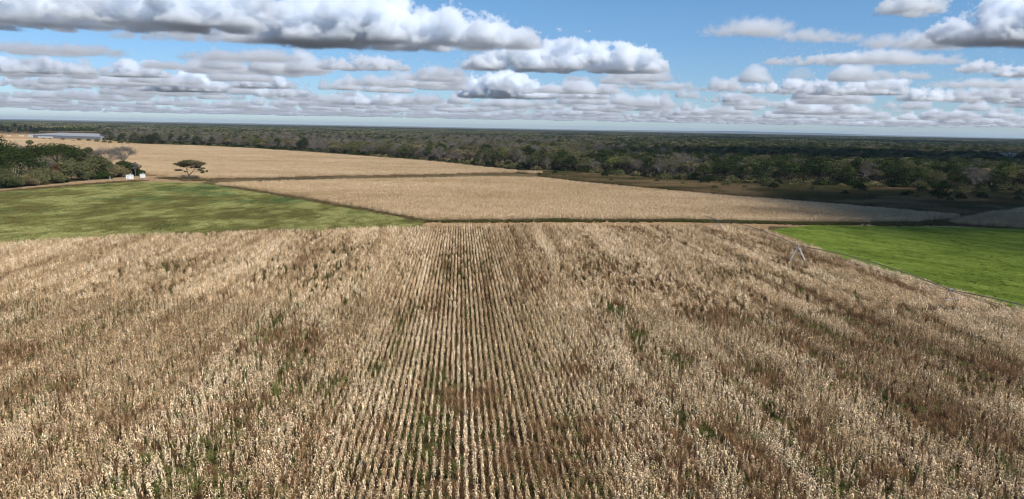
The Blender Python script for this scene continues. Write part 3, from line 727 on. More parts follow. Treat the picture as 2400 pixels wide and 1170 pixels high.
scatter('green_crop', np.c_[P3, np.zeros(n)], math.atan2(-pr_[0], pr_[1]) + (rng.random(n) < .5) * math.pi, np.c_[np.ones(n) * 1.15, np.ones(n), rng.uniform(.75, 1.2, n)], rng.integers(0, 6, n), np.clip(.5 + (fbm(u3 / 3, v3 / 8, 73) - .5) * 1.3 + rng.normal(0, .12, n), 0, 1), PROTO_CROP, 'low bright green crop in close rows at right', 'crop')

# rough grass: scrub strip, verges, track sides
PROTO_SCRUB = [tuft(600 + k, 60, 1.0, 1.3, .07, M_SCRUB, .5) for k in range(6)]
A = np.asarray(SCRUB)[:, :2]
q = np.c_[rng.uniform(A[:, 0].min(), A[:, 0].max(), 110000), rng.uniform(A[:, 1].min(), A[:, 1].max(), 110000)]
q = q[in_poly(q, A)]; X, Y, Zc = px(np.c_[q, np.ones(len(q))]); q = q[(X < 2600)]
ti = np.clip(.45 + (fbm(q[:, 0] / 22, q[:, 1] / 18, 81) - .5) * 2.6 + rng.normal(0, .1, len(q)), 0, 1)
scatter('scrub_grass', np.c_[q, np.zeros(len(q))], rng.uniform(0, 6.28, len(q)), rng.uniform(.7, 1.4, len(q)), rng.integers(0, 6, len(q)), ti, PROTO_SCRUB, 'brown and olive rough grass between maize and forest at right', 'grass')
def along(line, n, w, rng):
    line = [np.asarray(p)[:2] for p in line]; L = np.array([np.linalg.norm(b - a) for a, b in zip(line, line[1:])]); k = rng.choice(len(L), n, p=L / L.sum()); t_ = rng.random(n)
    return np.array([line[i] + (line[i + 1] - line[i]) * s for i, s in zip(k, t_)]) + rng.normal(0, w, (n, 2))
q = np.concatenate([along(G([(1280, 517.5), (1340, 518)]), 160, 1.2, rng), along(G([(1570, 518), (1900, 526), (2000, 526.5)]), 1300, 1.4, rng), along(G([(1000, 521), (1700, 519)]), 500, 1.2, rng), along(G([(2050, 528), (2230, 524)]), 500, 2.5, rng)])
scatter('track_grass', np.c_[q, np.zeros(len(q))], rng.uniform(0, 6.28, len(q)), rng.uniform(.5, 1.0, len(q)), rng.integers(0, 5, len(q)), rng.random(len(q)) * .6, [tuft(640 + k, 60, 1.1, .8, .06, M_WEED) for k in range(5)], 'tall green grass along the dirt track', 'grass')
q = np.concatenate([along(G([(-250, 472), (0, 452), (200, 434), (330, 424)]), 1500, 2.0, rng), along(G([(380, 418), (480, 424)]), 500, 2.2, rng), along(G([(480, 430), (560, 444), (700, 467), (850, 494), (990, 520)]), 1600, 1.0, rng)])
scatter('verge_grass', np.c_[q, np.zeros(len(q))], rng.uniform(0, 6.28, len(q)), rng.uniform(.4, .9, len(q)), rng.integers(0, 6, len(q)), rng.random(len(q)), PROTO_SCRUB, 'dry grass on the verges round the green field', 'grass')
print('instances', len(P), len(P2), n1, n2, n3)
# ------------------------------------------------------------------ trees
M_BARK = plain_mat('bark', (.10, .08, .062), .9, 0, 2.0, .35)
M_GREYBARK = plain_mat('grey_bark', (.17, .145, .12), .9, 0, 2.0, .35)
M_PALEBARK = plain_mat('pale_bark', (.42, .37, .31), .9, 0, 2.0, .3)
TREE_MATS = {
 'evergreen': leaf_mat('evergreen_leaf', (.021, .034, .011), (.055, .075, .021), .2),
 'olive': leaf_mat('olive_leaf', (.08, .088, .038), (.17, .165, .072), .25),
 'bare': leaf_mat('bare_twig', (.12, .10, .082), (.205, .178, .15), 0),
 'tawny': leaf_mat('tawny_leaf', (.14, .12, .06), (.25, .21, .105), .25),
 'lime': leaf_mat('lime_leaf', (.10, .115, .03), (.19, .20, .06), .3),
 'rust': leaf_mat('rust_leaf', (.12, .055, .028), (.17, .085, .045), .25),
 'gum': leaf_mat('gum_leaf', (.018, .030, .016), (.035, .05, .026), .2),
}
def leaf_cards(mb, rng, c, rx, ry, rz, n, s, lv0):
    p = rng.normal(size=(n, 3)); p /= np.linalg.norm(p, axis=1)[:, None]; p *= (rng.random(n) ** .45)[:, None]
    p = c + p * [rx, ry, rz]
    nrm = rng.normal(size=(n, 3)) + [0, 0, .5]; nrm /= np.linalg.norm(nrm, axis=1)[:, None]
    a = np.cross(nrm, rng.normal(size=(n, 3))); a /= np.linalg.norm(a, axis=1)[:, None]; b = np.cross(nrm, a)
    sz = (s * rng.uniform(.55, 1.25, n))[:, None]
    V = np.stack([p - a * sz, p - b * sz * .6, p + a * sz, p + b * sz * .6], 1).reshape(-1, 3)
    F = np.arange(4 * n).reshape(-1, 4)
    mb.add(V, F, np.repeat(np.clip(lv0 + rng.normal(0, .18, n), 0, 1), 4))
def make_tree(kind, seed, H=14.0, W=12.0, cards=900, s=.42, trunk=.32, form='round', sparse=1.0):
    """tapered trunk with limbs, crown of clumps of leaf faces; returns (trunk mesh, crown mesh)"""
    rng = np.random.default_rng(seed); tb = MB(); cb = MB()
    hb = trunk * H
    lean = rng.normal(0, .04 * H, 2)
    top = np.array([lean[0], lean[1], hb])
    V, F = tube([(0, 0, -.1), (lean[0] * .4, lean[1] * .4, hb * .5), top], [.026 * H, .019 * H, .016 * H], 7); tb.add(V, F, .5)
    nc = {'round': 20, 'umbrella': 15, 'tall': 18, 'bush': 12, 'bare': 16}[form]
    ends = []
    for k in range(nc):
        a = 2.399 * k + rng.uniform(-.4, .4); q = math.sqrt((k + .6) / nc)
        if form == 'umbrella': z = H * (.90 - .20 * q ** 2 + rng.uniform(-.05, .05)); rr = q * .82
        elif form == 'tall': z = H * rng.uniform(.35, .95); rr = .8 * math.sqrt(rng.random()) * (1.15 - .75 * (z / H))
        elif form == 'bush': z = H * (.30 + .48 * (1 - q ** 1.5) + rng.uniform(-.08, .08)); rr = q * .8
        else: z = H * (.52 + .38 * (1 - q ** 1.8) + rng.uniform(-.10, .08)); rr = q * .8
        c = np.array([math.cos(a) * rr * W / 2, math.sin(a) * rr * W / 2, z]); ends.append(c)
        st = top * rng.uniform(.75, 1.0) if form != 'tall' else np.array([lean[0], lean[1], 0]) * z / H + [0, 0, z * .85]
        mid = (st + c) / 2 + rng.normal(0, .03 * H, 3) + [0, 0, .05 * H * (form != 'tall')]
        V, F = tube([st, mid, c], [.011 * H, .007 * H, .003 * H], 4); tb.add(V, F, .5)
    if form == 'tall':
        V, F = tube([top, (lean[0] * 1.5, lean[1] * 1.5, H * .92)], [.014 * H, .004 * H], 5); tb.add(V, F, .5)
    per = int(cards * sparse / nc)
    for c in ends:
        sx = W * rng.uniform(.15, .24)
        if kind == 'bare':
            n = per; az = rng.uniform(0, 6.28, n); el = rng.uniform(-.2, 1.3, n); d = np.stack([np.cos(az) * np.cos(el), np.sin(az) * np.cos(el), np.sin(el)], 1)
            st = c + rng.normal(0, .3, (n, 3)) * [sx, sx, sx * .5]; L = (W * rng.uniform(.05, .13, n))[:, None]
            sd = np.cross(d, rng.normal(size=(n, 3))); sd /= np.linalg.norm(sd, axis=1)[:, None]; w = .05
            V = np.stack([st - sd * w, st + sd * w, st + d * L + sd * w * .4, st + d * L - sd * w * .4], 1).reshape(-1, 3)
            cb.add(V, np.arange(4 * n).reshape(-1, 4), np.repeat(np.clip(rng.normal(.5, .2, n), 0, 1), 4))
        else:
            fl = {'umbrella': .38, 'round': .62, 'tall': .9, 'bush': .7, 'bare': .6}[form]
            leaf_cards(cb, rng, c, sx, sx, sx * fl, per, s, np.clip(rng.normal(.5, .16), 0, 1))
    return tb.mesh('trunk', [M_GREYBARK if kind == 'bare' else M_BARK], True), cb.mesh('crown', [TREE_MATS[kind]])
FOREST_KINDS = [('evergreen', 'round'), ('olive', 'round'), ('bare', 'bare'), ('tawny', 'umbrella'), ('lime', 'round')]
TREES = {}
for kk, (kind, form) in enumerate(FOREST_KINDS):
    for vv_ in range(3):
        TREES[(kind, vv_)] = make_tree(kind, 700 + kk * 10 + vv_, 14, 12.5, {'bare': 900, 'tawny': 700}.get(kind, 1100), .45, .34 if kind != 'evergreen' else .25, form)
def place_tree(name, meshes, loc, sc, rz, label, cat='tree', group=None, tint=.5):
    e = empty(name, loc, rz); e.scale = tuple(sc) if np.ndim(sc) else (sc,) * 3
    tag(e, label, cat, group)
    for nm, me in zip(('trunk', 'crown'), meshes):
        c = bpy.data.objects.new(nm, me); c['tint'] = float(tint); link(c, e)
    return e

# forest: front edge read off the photograph
EDGE = np.array(G([(2900, 470), (2650, 460), (2400, 452), (2200, 446), (2000, 440), (1850, 436), (1700, 430), (1550, 421), (1400, 409), (1265, 401), (1000, 381), (800, 364), (600, 351), (450, 342), (330, 337), (245, 328), (225, 313), (140, 309), (60, 311), (-150, 310), (-400, 308)]))
eo = np.argsort(EDGE[:, 0] / EDGE[:, 1]); ET, ED = (EDGE[:, 0] / EDGE[:, 1])[eo], EDGE[eo, 1]
rng = np.random.default_rng(23)
def forest_kind(P, rng):
    n = len(P); a = fbm(P[:, 0] / 130, P[:, 1] / 130, 91); b = fbm(P[:, 0] / 90, P[:, 1] / 160, 93); w = rng.random(n)
    rightness = np.clip((P[:, 0] / P[:, 1] - .02) / .25, 0, 1)
    pb = np.clip(.47 + (a - .5) * 1.6 - .42 * rightness, .02, .75); pe = np.clip(.18 + (b - .5) * 1.2 + .26 * rightness, .04, .65)
    k = np.where(w < pb, 2, np.where(w < pb + pe, 0, 1))
    w2 = rng.random(n); k = np.where((k == 1) & (w2 < .28), 3, k); k = np.where((k == 1) & (w2 > .93), 4, k)
    return k
sp = 9.0
ty, tx = np.meshgrid(np.arange(360, 1650, sp), np.arange(-1450, 1450, sp), indexing='ij')
P = np.stack([tx.ravel(), ty.ravel()], 1) + rng.uniform(-.45, .45, (tx.size, 2)) * sp
t_ = P[:, 0] / P[:, 1]; De = np.interp(t_, ET, ED)
keep = (np.abs(t_) < .88) & (P[:, 1] > De + rng.uniform(0, 7, len(P)))
clear = fbm(P[:, 0] / 60, P[:, 1] / 90, 95)
keep &= (clear < .66) | (P[:, 1] < De + 40)
P, De = P[keep], De[keep]
kind = forest_kind(P, rng); n = len(P)
scl = rng.uniform(.75, 1.15, n) * (.86 + .3 * fbm(P[:, 0] / 50, P[:, 1] / 50, 97)); scl = np.where(P[:, 1] - De < 12, scl * .93, scl)
asp = rng.uniform(.85, 1.2, n); rz = rng.uniform(0, 6.28, n); tint = rng.random(n); vi = rng.integers(0, 3, n)
X, Y, Zc = px(np.c_[P, np.full(n, 8.0)])
vis = np.where((X > -20) & (X < 2420))[0]
score = P[vis, 1] * .25 + 6.0 * (P[vis, 1] - De[vis])
own = vis[np.argsort(score)[:300]]
KN = [k_ for k_, _ in FOREST_KINDS]
DESC = {'evergreen': 'dark evergreen tree', 'olive': 'olive-green tree', 'bare': 'grey leafless tree', 'tawny': 'flat-topped tawny tree', 'lime': 'yellow-green tree'}
for i in own:
    kd = KN[kind[i]]
    zone = 'on the sunlit forest edge beyond the farthest maize' if X[i] < 1265 else ('on the forest edge behind the brown scrub right of centre' if X[i] < 1700 else 'on the shaded forest edge behind the scrub at right')
    place_tree('forest_tree', TREES[(kd, vi[i])], (P[i, 0], P[i, 1], 0), (scl[i] * asp[i], scl[i] * asp[i], scl[i]), rz[i], DESC[kd] + ' ' + zone, 'tree', DESC[kd] + 's ' + zone, tint[i])
rest = np.ones(n, bool); rest[own] = False
FP = []
for kd, _ in FOREST_KINDS:
    for v_ in range(3):
        tm, cm = TREES[(kd, v_)]
        def arr(me):
            V = np.zeros(len(me.vertices) * 3, np.float32); me.vertices.foreach_get('co', V); F = np.zeros(len(me.loops), np.int32); me.loops.foreach_get('vertex_index', F)
            L = np.zeros(len(me.vertices), np.float32); me.attributes['lv'].data.foreach_get('value', L); return V.reshape(-1, 3), F.reshape(-1, 4), L
        mb = MB(); V, F, L = arr(tm); mb.add(V, F, L, 0); V, F, L = arr(cm); mb.add(V, F, L, 1)
        FP.append(mb.mesh('forest_tree_kind', [tm.materials[0], cm.materials[0]]))
idx = kind * 3 + vi
scatter('forest', np.c_[P, np.zeros(n)][rest], rz[rest], np.stack([scl * asp, scl * asp, scl], 1)[rest], idx[rest], tint[rest], FP, 'mixed grey and green savanna woodland stretching back from the fields', 'forest')
# far woodland: patches of many trees
def wood_patch(seed, kind, mat, size=64.0, nt=46):
    rng = np.random.default_rng(seed); mb = MB()
    for k in range(nt):
        c = np.array([rng.uniform(-.5, .5) * size, rng.uniform(-.5, .5) * size, 0]); h = rng.uniform(9, 15); w = rng.uniform(3.2, 5.5)
        leaf_cards(mb, rng, c + [0, 0, h * .72], w, w, h * .24, 26 if kind != 'bare' else 16, 1.5 if kind != 'bare' else 1.1, np.clip(rng.normal(.5, .22), 0, 1))
    return mb.mesh('wood_patch_kind', [mat])
WP = [wood_patch(900 + k, KN[k % 5], TREE_MATS[KN[k % 5]]) for k in range(10)]
sp = 52.0
ty, tx = np.meshgrid(np.arange(1640, 9500, sp), np.arange(-8600, 8600, sp), indexing='ij')
P = np.stack([tx.ravel(), ty.ravel()], 1) + rng.uniform(-.5, .5, (tx.size, 2)) * sp
P = P[np.abs(P[:, 0] / P[:, 1]) < .86]
P = P[(fbm(P[:, 0] / 180, P[:, 1] / 260, 99) < .64)]; n = len(P)
kd = forest_kind(P, rng); kd = np.where((kd == 2) & (rng.random(n) < .45), 1, kd)
scatter('far_woodland', np.c_[P, np.zeros(n)], rng.uniform(0, 6.28, n), np.stack([rng.uniform(.9, 1.4, n)] * 2 + [rng.uniform(.85, 1.15, n)], 1), kd + 5 * rng.integers(0, 2, n), rng.random(n), WP, 'endless flat woodland fading to dark blue at the horizon', 'forest')
# undergrowth along the forest foot
UG = [b_[1] for b_ in (make_tree('evergreen', 1500, 4.5, 7, 420, .4, .05, 'bush'), make_tree('olive', 1501, 4.0, 7, 420, .4, .05, 'bush'), make_tree('tawny', 1502, 3.6, 7, 420, .4, .05, 'bush'))]
q = np.concatenate([along([(p_[0], p_[1] + 4) for p_ in EDGE[:16]], 420, 3.0, rng), along([(p_[0], p_[1] + 14) for p_ in EDGE[:16]], 420, 4.0, rng)]); nq = len(q)
scatter('undergrowth', np.c_[q, np.zeros(nq)], rng.uniform(0, 6.28, nq), rng.uniform(.6, 1.5, nq), rng.choice([0, 0, 1, 1, 2], nq), rng.random(nq), UG, 'dark shrubby undergrowth at the foot of the forest edge', 'undergrowth')
print('forest', rest.sum(), n)

# grove at left: (x, metres behind its front edge, y of the top, width px, kind, form, label)
GROVE = [
 (5, 46, 326, 95, 'evergreen', 'round', 'tall green tree at the back of the grove by the left edge'),
 (48, 22, 352, 118, 'evergreen', 'round', 'broadest dark green tree in the grove, near the left edge'),
 (45, 60, 336, 55, 'bare', 'bare', 'grey leafless tree at the back of the grove at far left'),
 (74, 66, 335, 42, 'olive', 'round', 'round olive treetop at the back of the grove'),
 (136, 48, 342, 112, 'evergreen', 'umbrella', 'spreading dark umbrella-shaped tree in the middle of the grove'),
 (108, 16, 370, 44, 'bare', 'bare', 'small grey leafless tree between two dark green trees of the grove'),
 (128, 11, 386, 34, 'rust', 'bush', 'rust-brown bush in the middle of the grove'),
 (168, 8, 380, 76, 'olive', 'round', 'round olive tree at the front middle of the grove'),
 (98, 4, 398, 88, 'olive', 'bush', 'wide olive bush on the front edge of the grove'),
 (12, 5, 392, 66, 'olive', 'bush', 'olive bush on the front edge of the grove at the left picture edge'),
 (210, 36, 351, 46, 'olive', 'round', 'olive tree left of the big leafless tree in the grove'),
 (258, 18, 346, 78, 'bare', 'bare', 'big grey-brown leafless tree towering over the right end of the grove'),
 (292, 26, 345, 62, 'bare', 'umbrella', 'leafless tree with flat top at the right end of the grove'),
 (228, 10, 372, 62, 'olive', 'round', 'grey-olive tree under the big leafless tree'),
 (268, 6, 384, 60, 'tawny', 'bush', 'tawny bush under the big leafless tree'),
 (297, 10, 380, 48, 'evergreen', 'round', 'dark green tree behind the white pump boxes'),
 (318, 2, 380, 16, 'bare', 'bare', 'thin bare tree between the two white pump boxes'),
 (318, 9, 399, 40, 'evergreen', 'bush', 'low dark bush at the right tip of the grove'),
 (60, 2, 408, 46, 'tawny', 'bush', 'brownish bush right of the pale forked tree'),
 (235, 1, 402, 42, 'evergreen', 'bush', 'dark bush on the front edge of the grove below the leafless tree'),
 (200, 1, 400, 40, 'olive', 'bush', 'olive bush on the front edge beside the round olive tree'),
 (20, 1, 418, 34, 'evergreen', 'bush', 'low dark shrub on the front edge left of the pale forked tree'),
 (185, 60, 355, 60, 'evergreen', 'round', 'dark tree at the back of the grove behind the round olive tree'),
 (-45, 25, 345, 110, 'evergreen', 'round', 'dark tree of the grove cut by the left picture edge'),
 (140, 1, 412, 36, 'evergreen', 'bush', 'dark shrub at the foot of the wide olive bush'),
]
fx = np.array([-350, 0, 100, 200, 300, 345]); fy = np.array([466, 444, 434, 423, 416, 413])
for k, (x, back, yt, w, kd, form, lab) in enumerate(GROVE):
    Dg = gp(x, np.interp(x, fx, fy))[1] + back + 2
    loc = at_dist(x, Dg); H = top_z(x, yt, Dg) * 1.06; Wm = w / FPX * Dg * 1.12
    ms = make_tree(kd, 1200 + k, H, Wm, 5200 if kd != 'bare' else 2200, .46 if form != 'bush' else .36, {'bush': .08, 'umbrella': .45, 'bare': .38}.get(form, .25), form)
    place_tree('grove_tree' if form != 'bush' else 'bush', ms, loc, 1.0, 0.0, lab, 'tree' if form != 'bush' else 'bush', 'grove at left', .35 + .4 * rng.random())
# pale forked tree in front of the grove
pl = gp(39, 436); tb = MB()
h = top_z(39, 398, pl[1])
for pts, rd in (([(0, 0, -.1), (.05, 0, h * .25), (0, 0, h * .52)], [.28, .22, .17]), ([(0, 0, h * .5), (-.8, .1, h * .75), (-1.9, .2, h * 1.0)], [.15, .1, .05]), ([(0, 0, h * .5), (.25, -.1, h * .8), (.15, .2, h * 1.08)], [.15, .1, .04]),
                ([(0, 0, h * .52), (1.0, .3, h * .72), (1.9, 0, h * .98)], [.11, .08, .04]), ([(-.8, .1, h * .75), (-1.0, .4, h * .95), (-.7, .5, h * 1.1)], [.08, .05, .03])):
    V, F = tube(pts, rd, 6); tb.add(V, F, .5)
cb = MB(); r_ = np.random.default_rng(5)
for c in ((-1.9, .2, h), (.2, .2, h * 1.05), (1.9, 0, h), (-.7, .4, h * 1.1)):
    leaf_cards(cb, r_, np.array(c), .9, .9, .5, 60, .2, .5)
place_tree('forked_tree', (tb.mesh('trunk', [plain_mat('white_bark', (.50, .45, .39), .9, 0, 2., .25)], True), cb.mesh('crown', [TREE_MATS['tawny']])), pl, 1.0, 0, 'nearly bare tree with pale forked trunk in front of the grove', 'tree')

# lone flat-topped acacia
ac = gp(443.5, 421); q_ = ac[1] / FPX * 1.02 / 10.0        # metres per zoomed pixel
A2 = lambda cx, cy_, d=0.0: np.array([(cx - 1635) * q_, d, (610 - cy_) * q_])
tb = MB(); cb = MB(); r_ = np.random.default_rng(17)
for pts, rd in (([A2(1640, 620), A2(1632, 560), A2(1628, 505)], [.42, .33, .30]), ([A2(1628, 508), A2(1595, 440, .3), A2(1580, 370, .6), A2(1545, 290, .4)], [.26, .21, .16, .07]), ([A2(1630, 508), A2(1700, 460, -.4), A2(1760, 390, -.6), A2(1860, 290, -.4)], [.24, .19, .14, .06]),
                ([A2(1590, 430, .3), A2(1520, 400, -.3), A2(1420, 395, -.6)], [.13, .09, .05]), ([A2(1580, 370, .6), A2(1500, 320, 2), A2(1430, 280, 2.5)], [.12, .08, .04]), ([A2(1600, 420), A2(1640, 320, -1.5), A2(1660, 230, -2)], [.14, .1, .04]),
                ([A2(1760, 390, -.6), A2(1850, 370, 1), A2(1950, 350, 1.5)], [.1, .07, .03]), ([A2(1720, 440, -.4), A2(1840, 420, -1), A2(1950, 425, -1)], [.1, .06, .03]), ([A2(1760, 390, -.6), A2(1780, 310, 2), A2(1800, 240, 3)], [.11, .08, .03]), ([A2(1950, 425, -1), A2(2060, 410, -1)], [.04, .02])):
    V, F = tube(pts, rd, 6); tb.add(V, F, .5)
for cx, cy_, rx, ry, n_ in ((1470, 255, 150, 38, 330), (1400, 275, 80, 26, 140), (1560, 225, 120, 42, 330), (1650, 205, 130, 45, 380), (1770, 225, 140, 45, 380), (1880, 245, 120, 45, 330), (1960, 250, 55, 38, 120), (1620, 275, 100, 30, 160),
                            (1400, 398, 95, 22, 150), (1960, 348, 70, 18, 90), (1955, 430, 62, 36, 130), (2055, 408, 28, 22, 45), (1720, 325, 90, 20, 100), (1850, 300, 90, 28, 140), (1540, 435, 26, 14, 25), (1570, 290, 95, 30, 150), (1690, 262, 95, 32, 160), (1840, 325, 80, 26, 120), (1900, 385, 60, 22, 80), (1500, 310, 80, 22, 100)):
    for d in ((0,) if rx < 100 else (-2.6, 0.3, 2.8)):
        leaf_cards(cb, r_, A2(cx, cy_, d + r_.uniform(-.5, .5)), rx * q_, rx * q_ * .75, ry * q_ * r_.uniform(.9, 1.3), int(n_ * 1.5) if rx < 100 else int(n_ * .95), .30, np.clip(r_.normal(.5, .15), 0, 1))
place_tree('acacia_tree', (tb.mesh('trunk', [plain_mat('acacia_bark', (.11, .085, .065), .9, 0, 2., .3)], True), cb.mesh('crown', [leaf_mat('acacia_leaf', (.085, .076, .038), (.18, .155, .075), .25)])), ac, 1.0, 0, 'lone flat-topped acacia with forked trunk at the corner of the green field', 'tree')

# tall dark gum trees and the odd bush by the shed
for k, (x, yt, w) in enumerate([(6, 291, 16), (20, 296, 12), (36, 288, 16), (48, 294, 14), (62, 291, 14), (74, 296, 14), (84, 299, 12), (-14, 293, 16)]):
    Dg = gp(x, 315.5)[1]; H = top_z(x, yt, Dg)
    ms = make_tree('gum', 1300 + k, H, w / FPX * Dg * 1.15, 900, .7, .15, 'tall')
    place_tree('gum_tree', ms, at_dist(x, Dg), 1.0, 0, 'tall dark gum tree in the row left of the long shed', 'tree', 'gum trees left of the long shed', rng.random())
BUSH = [(make_tree('evergreen', 1400 + k, 4.0, 5.5, 520, .3, .06, 'bush'), make_tree('olive', 1420 + k, 3.6, 5.2, 460, .3, .06, 'bush')) for k in range(3)]
SCR = [(1300, 409, 1.0), (1322, 415, .8), (1263, 412, .8), (1390, 407, .9), (1416, 416, 1.1), (1440, 412, .7), (1352, 418, .7), (1432, 425, .6), (1484, 407, 1.2), (1504, 414, 1.6), (1485, 424, 1.0), (1562, 417, 1.2), (1540, 428, .8), (1650, 432, 1.5), (1600, 434, .8), (1676, 444, .9), (1700, 438, 1.2),
       (1745, 443, .8), (1795, 441, 1.6), (1812, 444, 1.2), (1905, 447, 1.1), (1880, 436, 1.1), (1940, 436, 1.6), (2015, 451, 2.0), (2038, 470, 1.3), (1981, 458, .9), (2065, 441, 1.6), (2110, 443, 2.4), (2130, 458, .9), (2118, 462, 1.0), (2160, 452, 1.3), (2200, 470, 2.0), (2225, 474, 1.1), (2250, 470, 1.4), (2240, 458, 1.3), (2285, 462, 1.5), (2300, 468, 1.2), (2340, 472, .9), (2330, 455, 1.3), (2390, 460, 1.6), (2385, 472, 1.0), (2150, 466, .7), (2185, 445, 1.5)]
for k, (x, y, s) in enumerate(SCR):
    place_tree('bush', BUSH[k % 3][int(rng.random() < .4)], gp(x, y), s * rng.uniform(.75, 1.0), rng.uniform(0, 6.28), 'dark bush standing in the scrub grass in front of the forest at right', 'bush', 'bushes in the scrub strip', rng.random() * .5)
for k, (x, y, s) in enumerate([(148, 329, 1.0), (103, 326, .6), (117, 327, .5), (185, 331, 1.1), (172, 333, .8), (208, 332, 1.1), (228, 334, 1.3), (245, 336, 1.2), (258, 337, 1.0), (282, 338, 1.3), (300, 339, 1.0), (200, 326, 1.2), (222, 325, 1.5), (250, 329, 1.5)]):
    place_tree('bush', BUSH[k % 3][1], gp(x, y), s * 1.25, rng.uniform(0, 6.28), 'olive bush between the long shed and the farthest maize', 'bush', 'bushes by the long shed', rng.random())
# pale dead tree standing above the shaded forest, far right
dt = at_dist(2360, 640.0); tb = MB(); r_ = np.random.default_rng(9); h = top_z(2360, 358, 640.0)
V, F = tube([(0, 0, 0), (.2, 0, h * .4), (0, 0, h * .72)], [1.1, .9, .7], 7); tb.add(V, F, .5)
for k in range(13):
    a = 2.4 * k; rr = h * .38 * r_.uniform(.6, 1.1)
    V, F = tube([(0, 0, h * r_.uniform(.55, .72)), (math.cos(a) * rr * .5, math.sin(a) * rr * .5, h * .84), (math.cos(a) * rr, math.sin(a) * rr, h * r_.uniform(.88, 1.02))], [.45, .3, .12], 5); tb.add(V, F, .5)
cb = MB()
for k in range(12):
    a = 2.4 * k; rr = h * .36 * r_.uniform(.5, 1.1); leaf_cards(cb, r_, np.array([math.cos(a) * rr, math.sin(a) * rr, h * r_.uniform(.9, 1.0)]), 1.6, 1.6, .5, 40, .45, .7)
M_DEAD = leaf_mat('dead_twig', (.42, .37, .30), (.50, .45, .37), 0)
place_tree('dead_tree', (tb.mesh('trunk', [M_PALEBARK], True), cb.mesh('crown', [M_DEAD])), dt, 1.0, 0, 'pale leafless tree rising over the shaded forest near the right edge', 'tree', None, .5)
# ------------------------------------------------------------------ built things
M_GALV = plain_mat('galvanised_steel', (.42, .42, .43), .5, .6, 3., .15)
M_DARKSTEEL = plain_mat('weathered_pipe', (.21, .185, .165), .6, .3, 2., .2)
M_WHITE = plain_mat('white_paint', (.80, .79, .76), .6, 0, 3., .06)
M_TYRE = plain_mat('tyre_rubber', (.03, .03, .03), .9)
M_WOOD = plain_mat('weathered_wood', (.20, .16, .12), .9, 0, 3., .3)
def part(name, mb, mat, parent, smooth=False):
    V, F, L, Mi = mb.data(); me = mesh_np(name, V, F, [mat], None, None, smooth)
    if not smooth: me.shade_flat()
    return link(bpy.data.objects.new(name, me), parent)
def bar(a, b, r, sides=5):
    mb = MB(); V, F = tube([a, b], [r, r], sides); mb.add(V, F); return mb
def box(mb, c, s, rz=0.0):
    c = np.asarray(c, float); x, y, z = np.asarray(s) / 2.0
    V = np.array([(-x, -y, -z), (x, -y, -z), (x, y, -z), (-x, y, -z), (-x, -y, z), (x, -y, z), (x, y, z), (-x, y, z)])
    cs, sn = math.cos(rz), math.sin(rz); V = np.stack([V[:, 0] * cs - V[:, 1] * sn, V[:, 0] * sn + V[:, 1] * cs, V[:, 2]], 1) + c
    mb.add(V, [(3, 2, 1, 0), (4, 5, 6, 7), (0, 1, 5, 4), (1, 2, 6, 5), (2, 3, 7, 6), (3, 0, 4, 7)]); return mb
# irrigation machine: arched pipe spans on A-frame wheel towers
piv = empty('irrigation_machine', (PIV[2][0], PIV[2][1], 0)); O = np.array([PIV[2][0], PIV[2][1], 0])
tag(piv, 'centre pivot irrigation machine with long pipe on white A-frame towers crossing the maize at right', 'irrigation machine')
PV = [np.array([p[0], p[1], PIV_Z]) - O for p in PIV]
for a, b in zip(PV[:-1], PV[1:]):
    L = np.linalg.norm(b - a); d = (b - a) / L; tr = np.array([-d[1], d[0], 0]); bow = 1.1 if L > 15 else 0.1; N = 14
    pts = [a + (b - a) * k / N + [0, 0, bow * (1 - (2 * k / N - 1) ** 2)] for k in range(N + 1)]
    mb = MB(); V, F = tube(pts, [.085] * (N + 1), 6); mb.add(V, F); sp_ = part('pipe_span', mb, M_DARKSTEEL, piv, True)
    if L < 15: continue
    low = [p - [0, 0, 1.25 * min(1, 4 * (k / N) * (1 - k / N) + .12)] for k, p in enumerate(pts)]
    for s in (-1, 1):
        mb = MB(); V, F = tube([p + tr * s * .75 * min(1, 5 * (k / N) * (1 - k / N)) for k, p in enumerate(low)], [.028] * (N + 1), 4); mb.add(V, F); part('truss_rod', mb, M_DARKSTEEL, sp_)
    for k in range(2, N - 1, 2):
        for s in (-1, 1):
            part('truss_strut', bar(pts[k], low[k] + tr * s * .75, .03, 4), M_DARKSTEEL, sp_)
    for k in range(1, N, 2):
        part('drop_hose', bar(pts[k] - [0, 0, .1], pts[k] - [0, 0, 1.9], .02, 4), M_DARKSTEEL, sp_)
for i in (1, 2, 3, 4):
    p = PV[i]; d = PV[i] - PV[i - 1]; d[2] = 0; d /= np.linalg.norm(d); tr = np.array([-d[1], d[0], 0])
    tw = bpy.data.objects.new('tower', None); link(tw, piv); tw.location = tuple(p)
    for s in (-1, 1):
        for w in (-.35, .35):
            part('leg', bar(np.array([0, 0, -.05]) + d * w, tr * s * 2.1 + d * w * .3 + [0, 0, .75 - PIV_Z], .055 if i == 2 else .04, 5), M_WHITE if i == 2 else M_DARKSTEEL, tw)
        mb = MB(); c = tr * s * 2.2 + [0, 0, .55 - PIV_Z]
        V, F = tube([c - d * .17, c - d * .16, c + d * .16, c + d * .17], [.2, .55, .55, .2], 14); mb.add(V, F); part('wheel', mb, M_TYRE, tw)
    part('base_beam', bar(-tr * 2.2 + [0, 0, .75 - PIV_Z], tr * 2.2 + [0, 0, .75 - PIV_Z], .1, 6), M_DARKSTEEL, tw)
    part('cross_brace', bar(-tr * 1.0 + [0, 0, -1.75], tr * 1.0 + [0, 0, -1.75], .05, 5), M_GALV, tw)
    mb = MB(); box(mb, (0, 0, .16), (.4, .3, .35)); part('control_box', mb, M_GALV, tw)
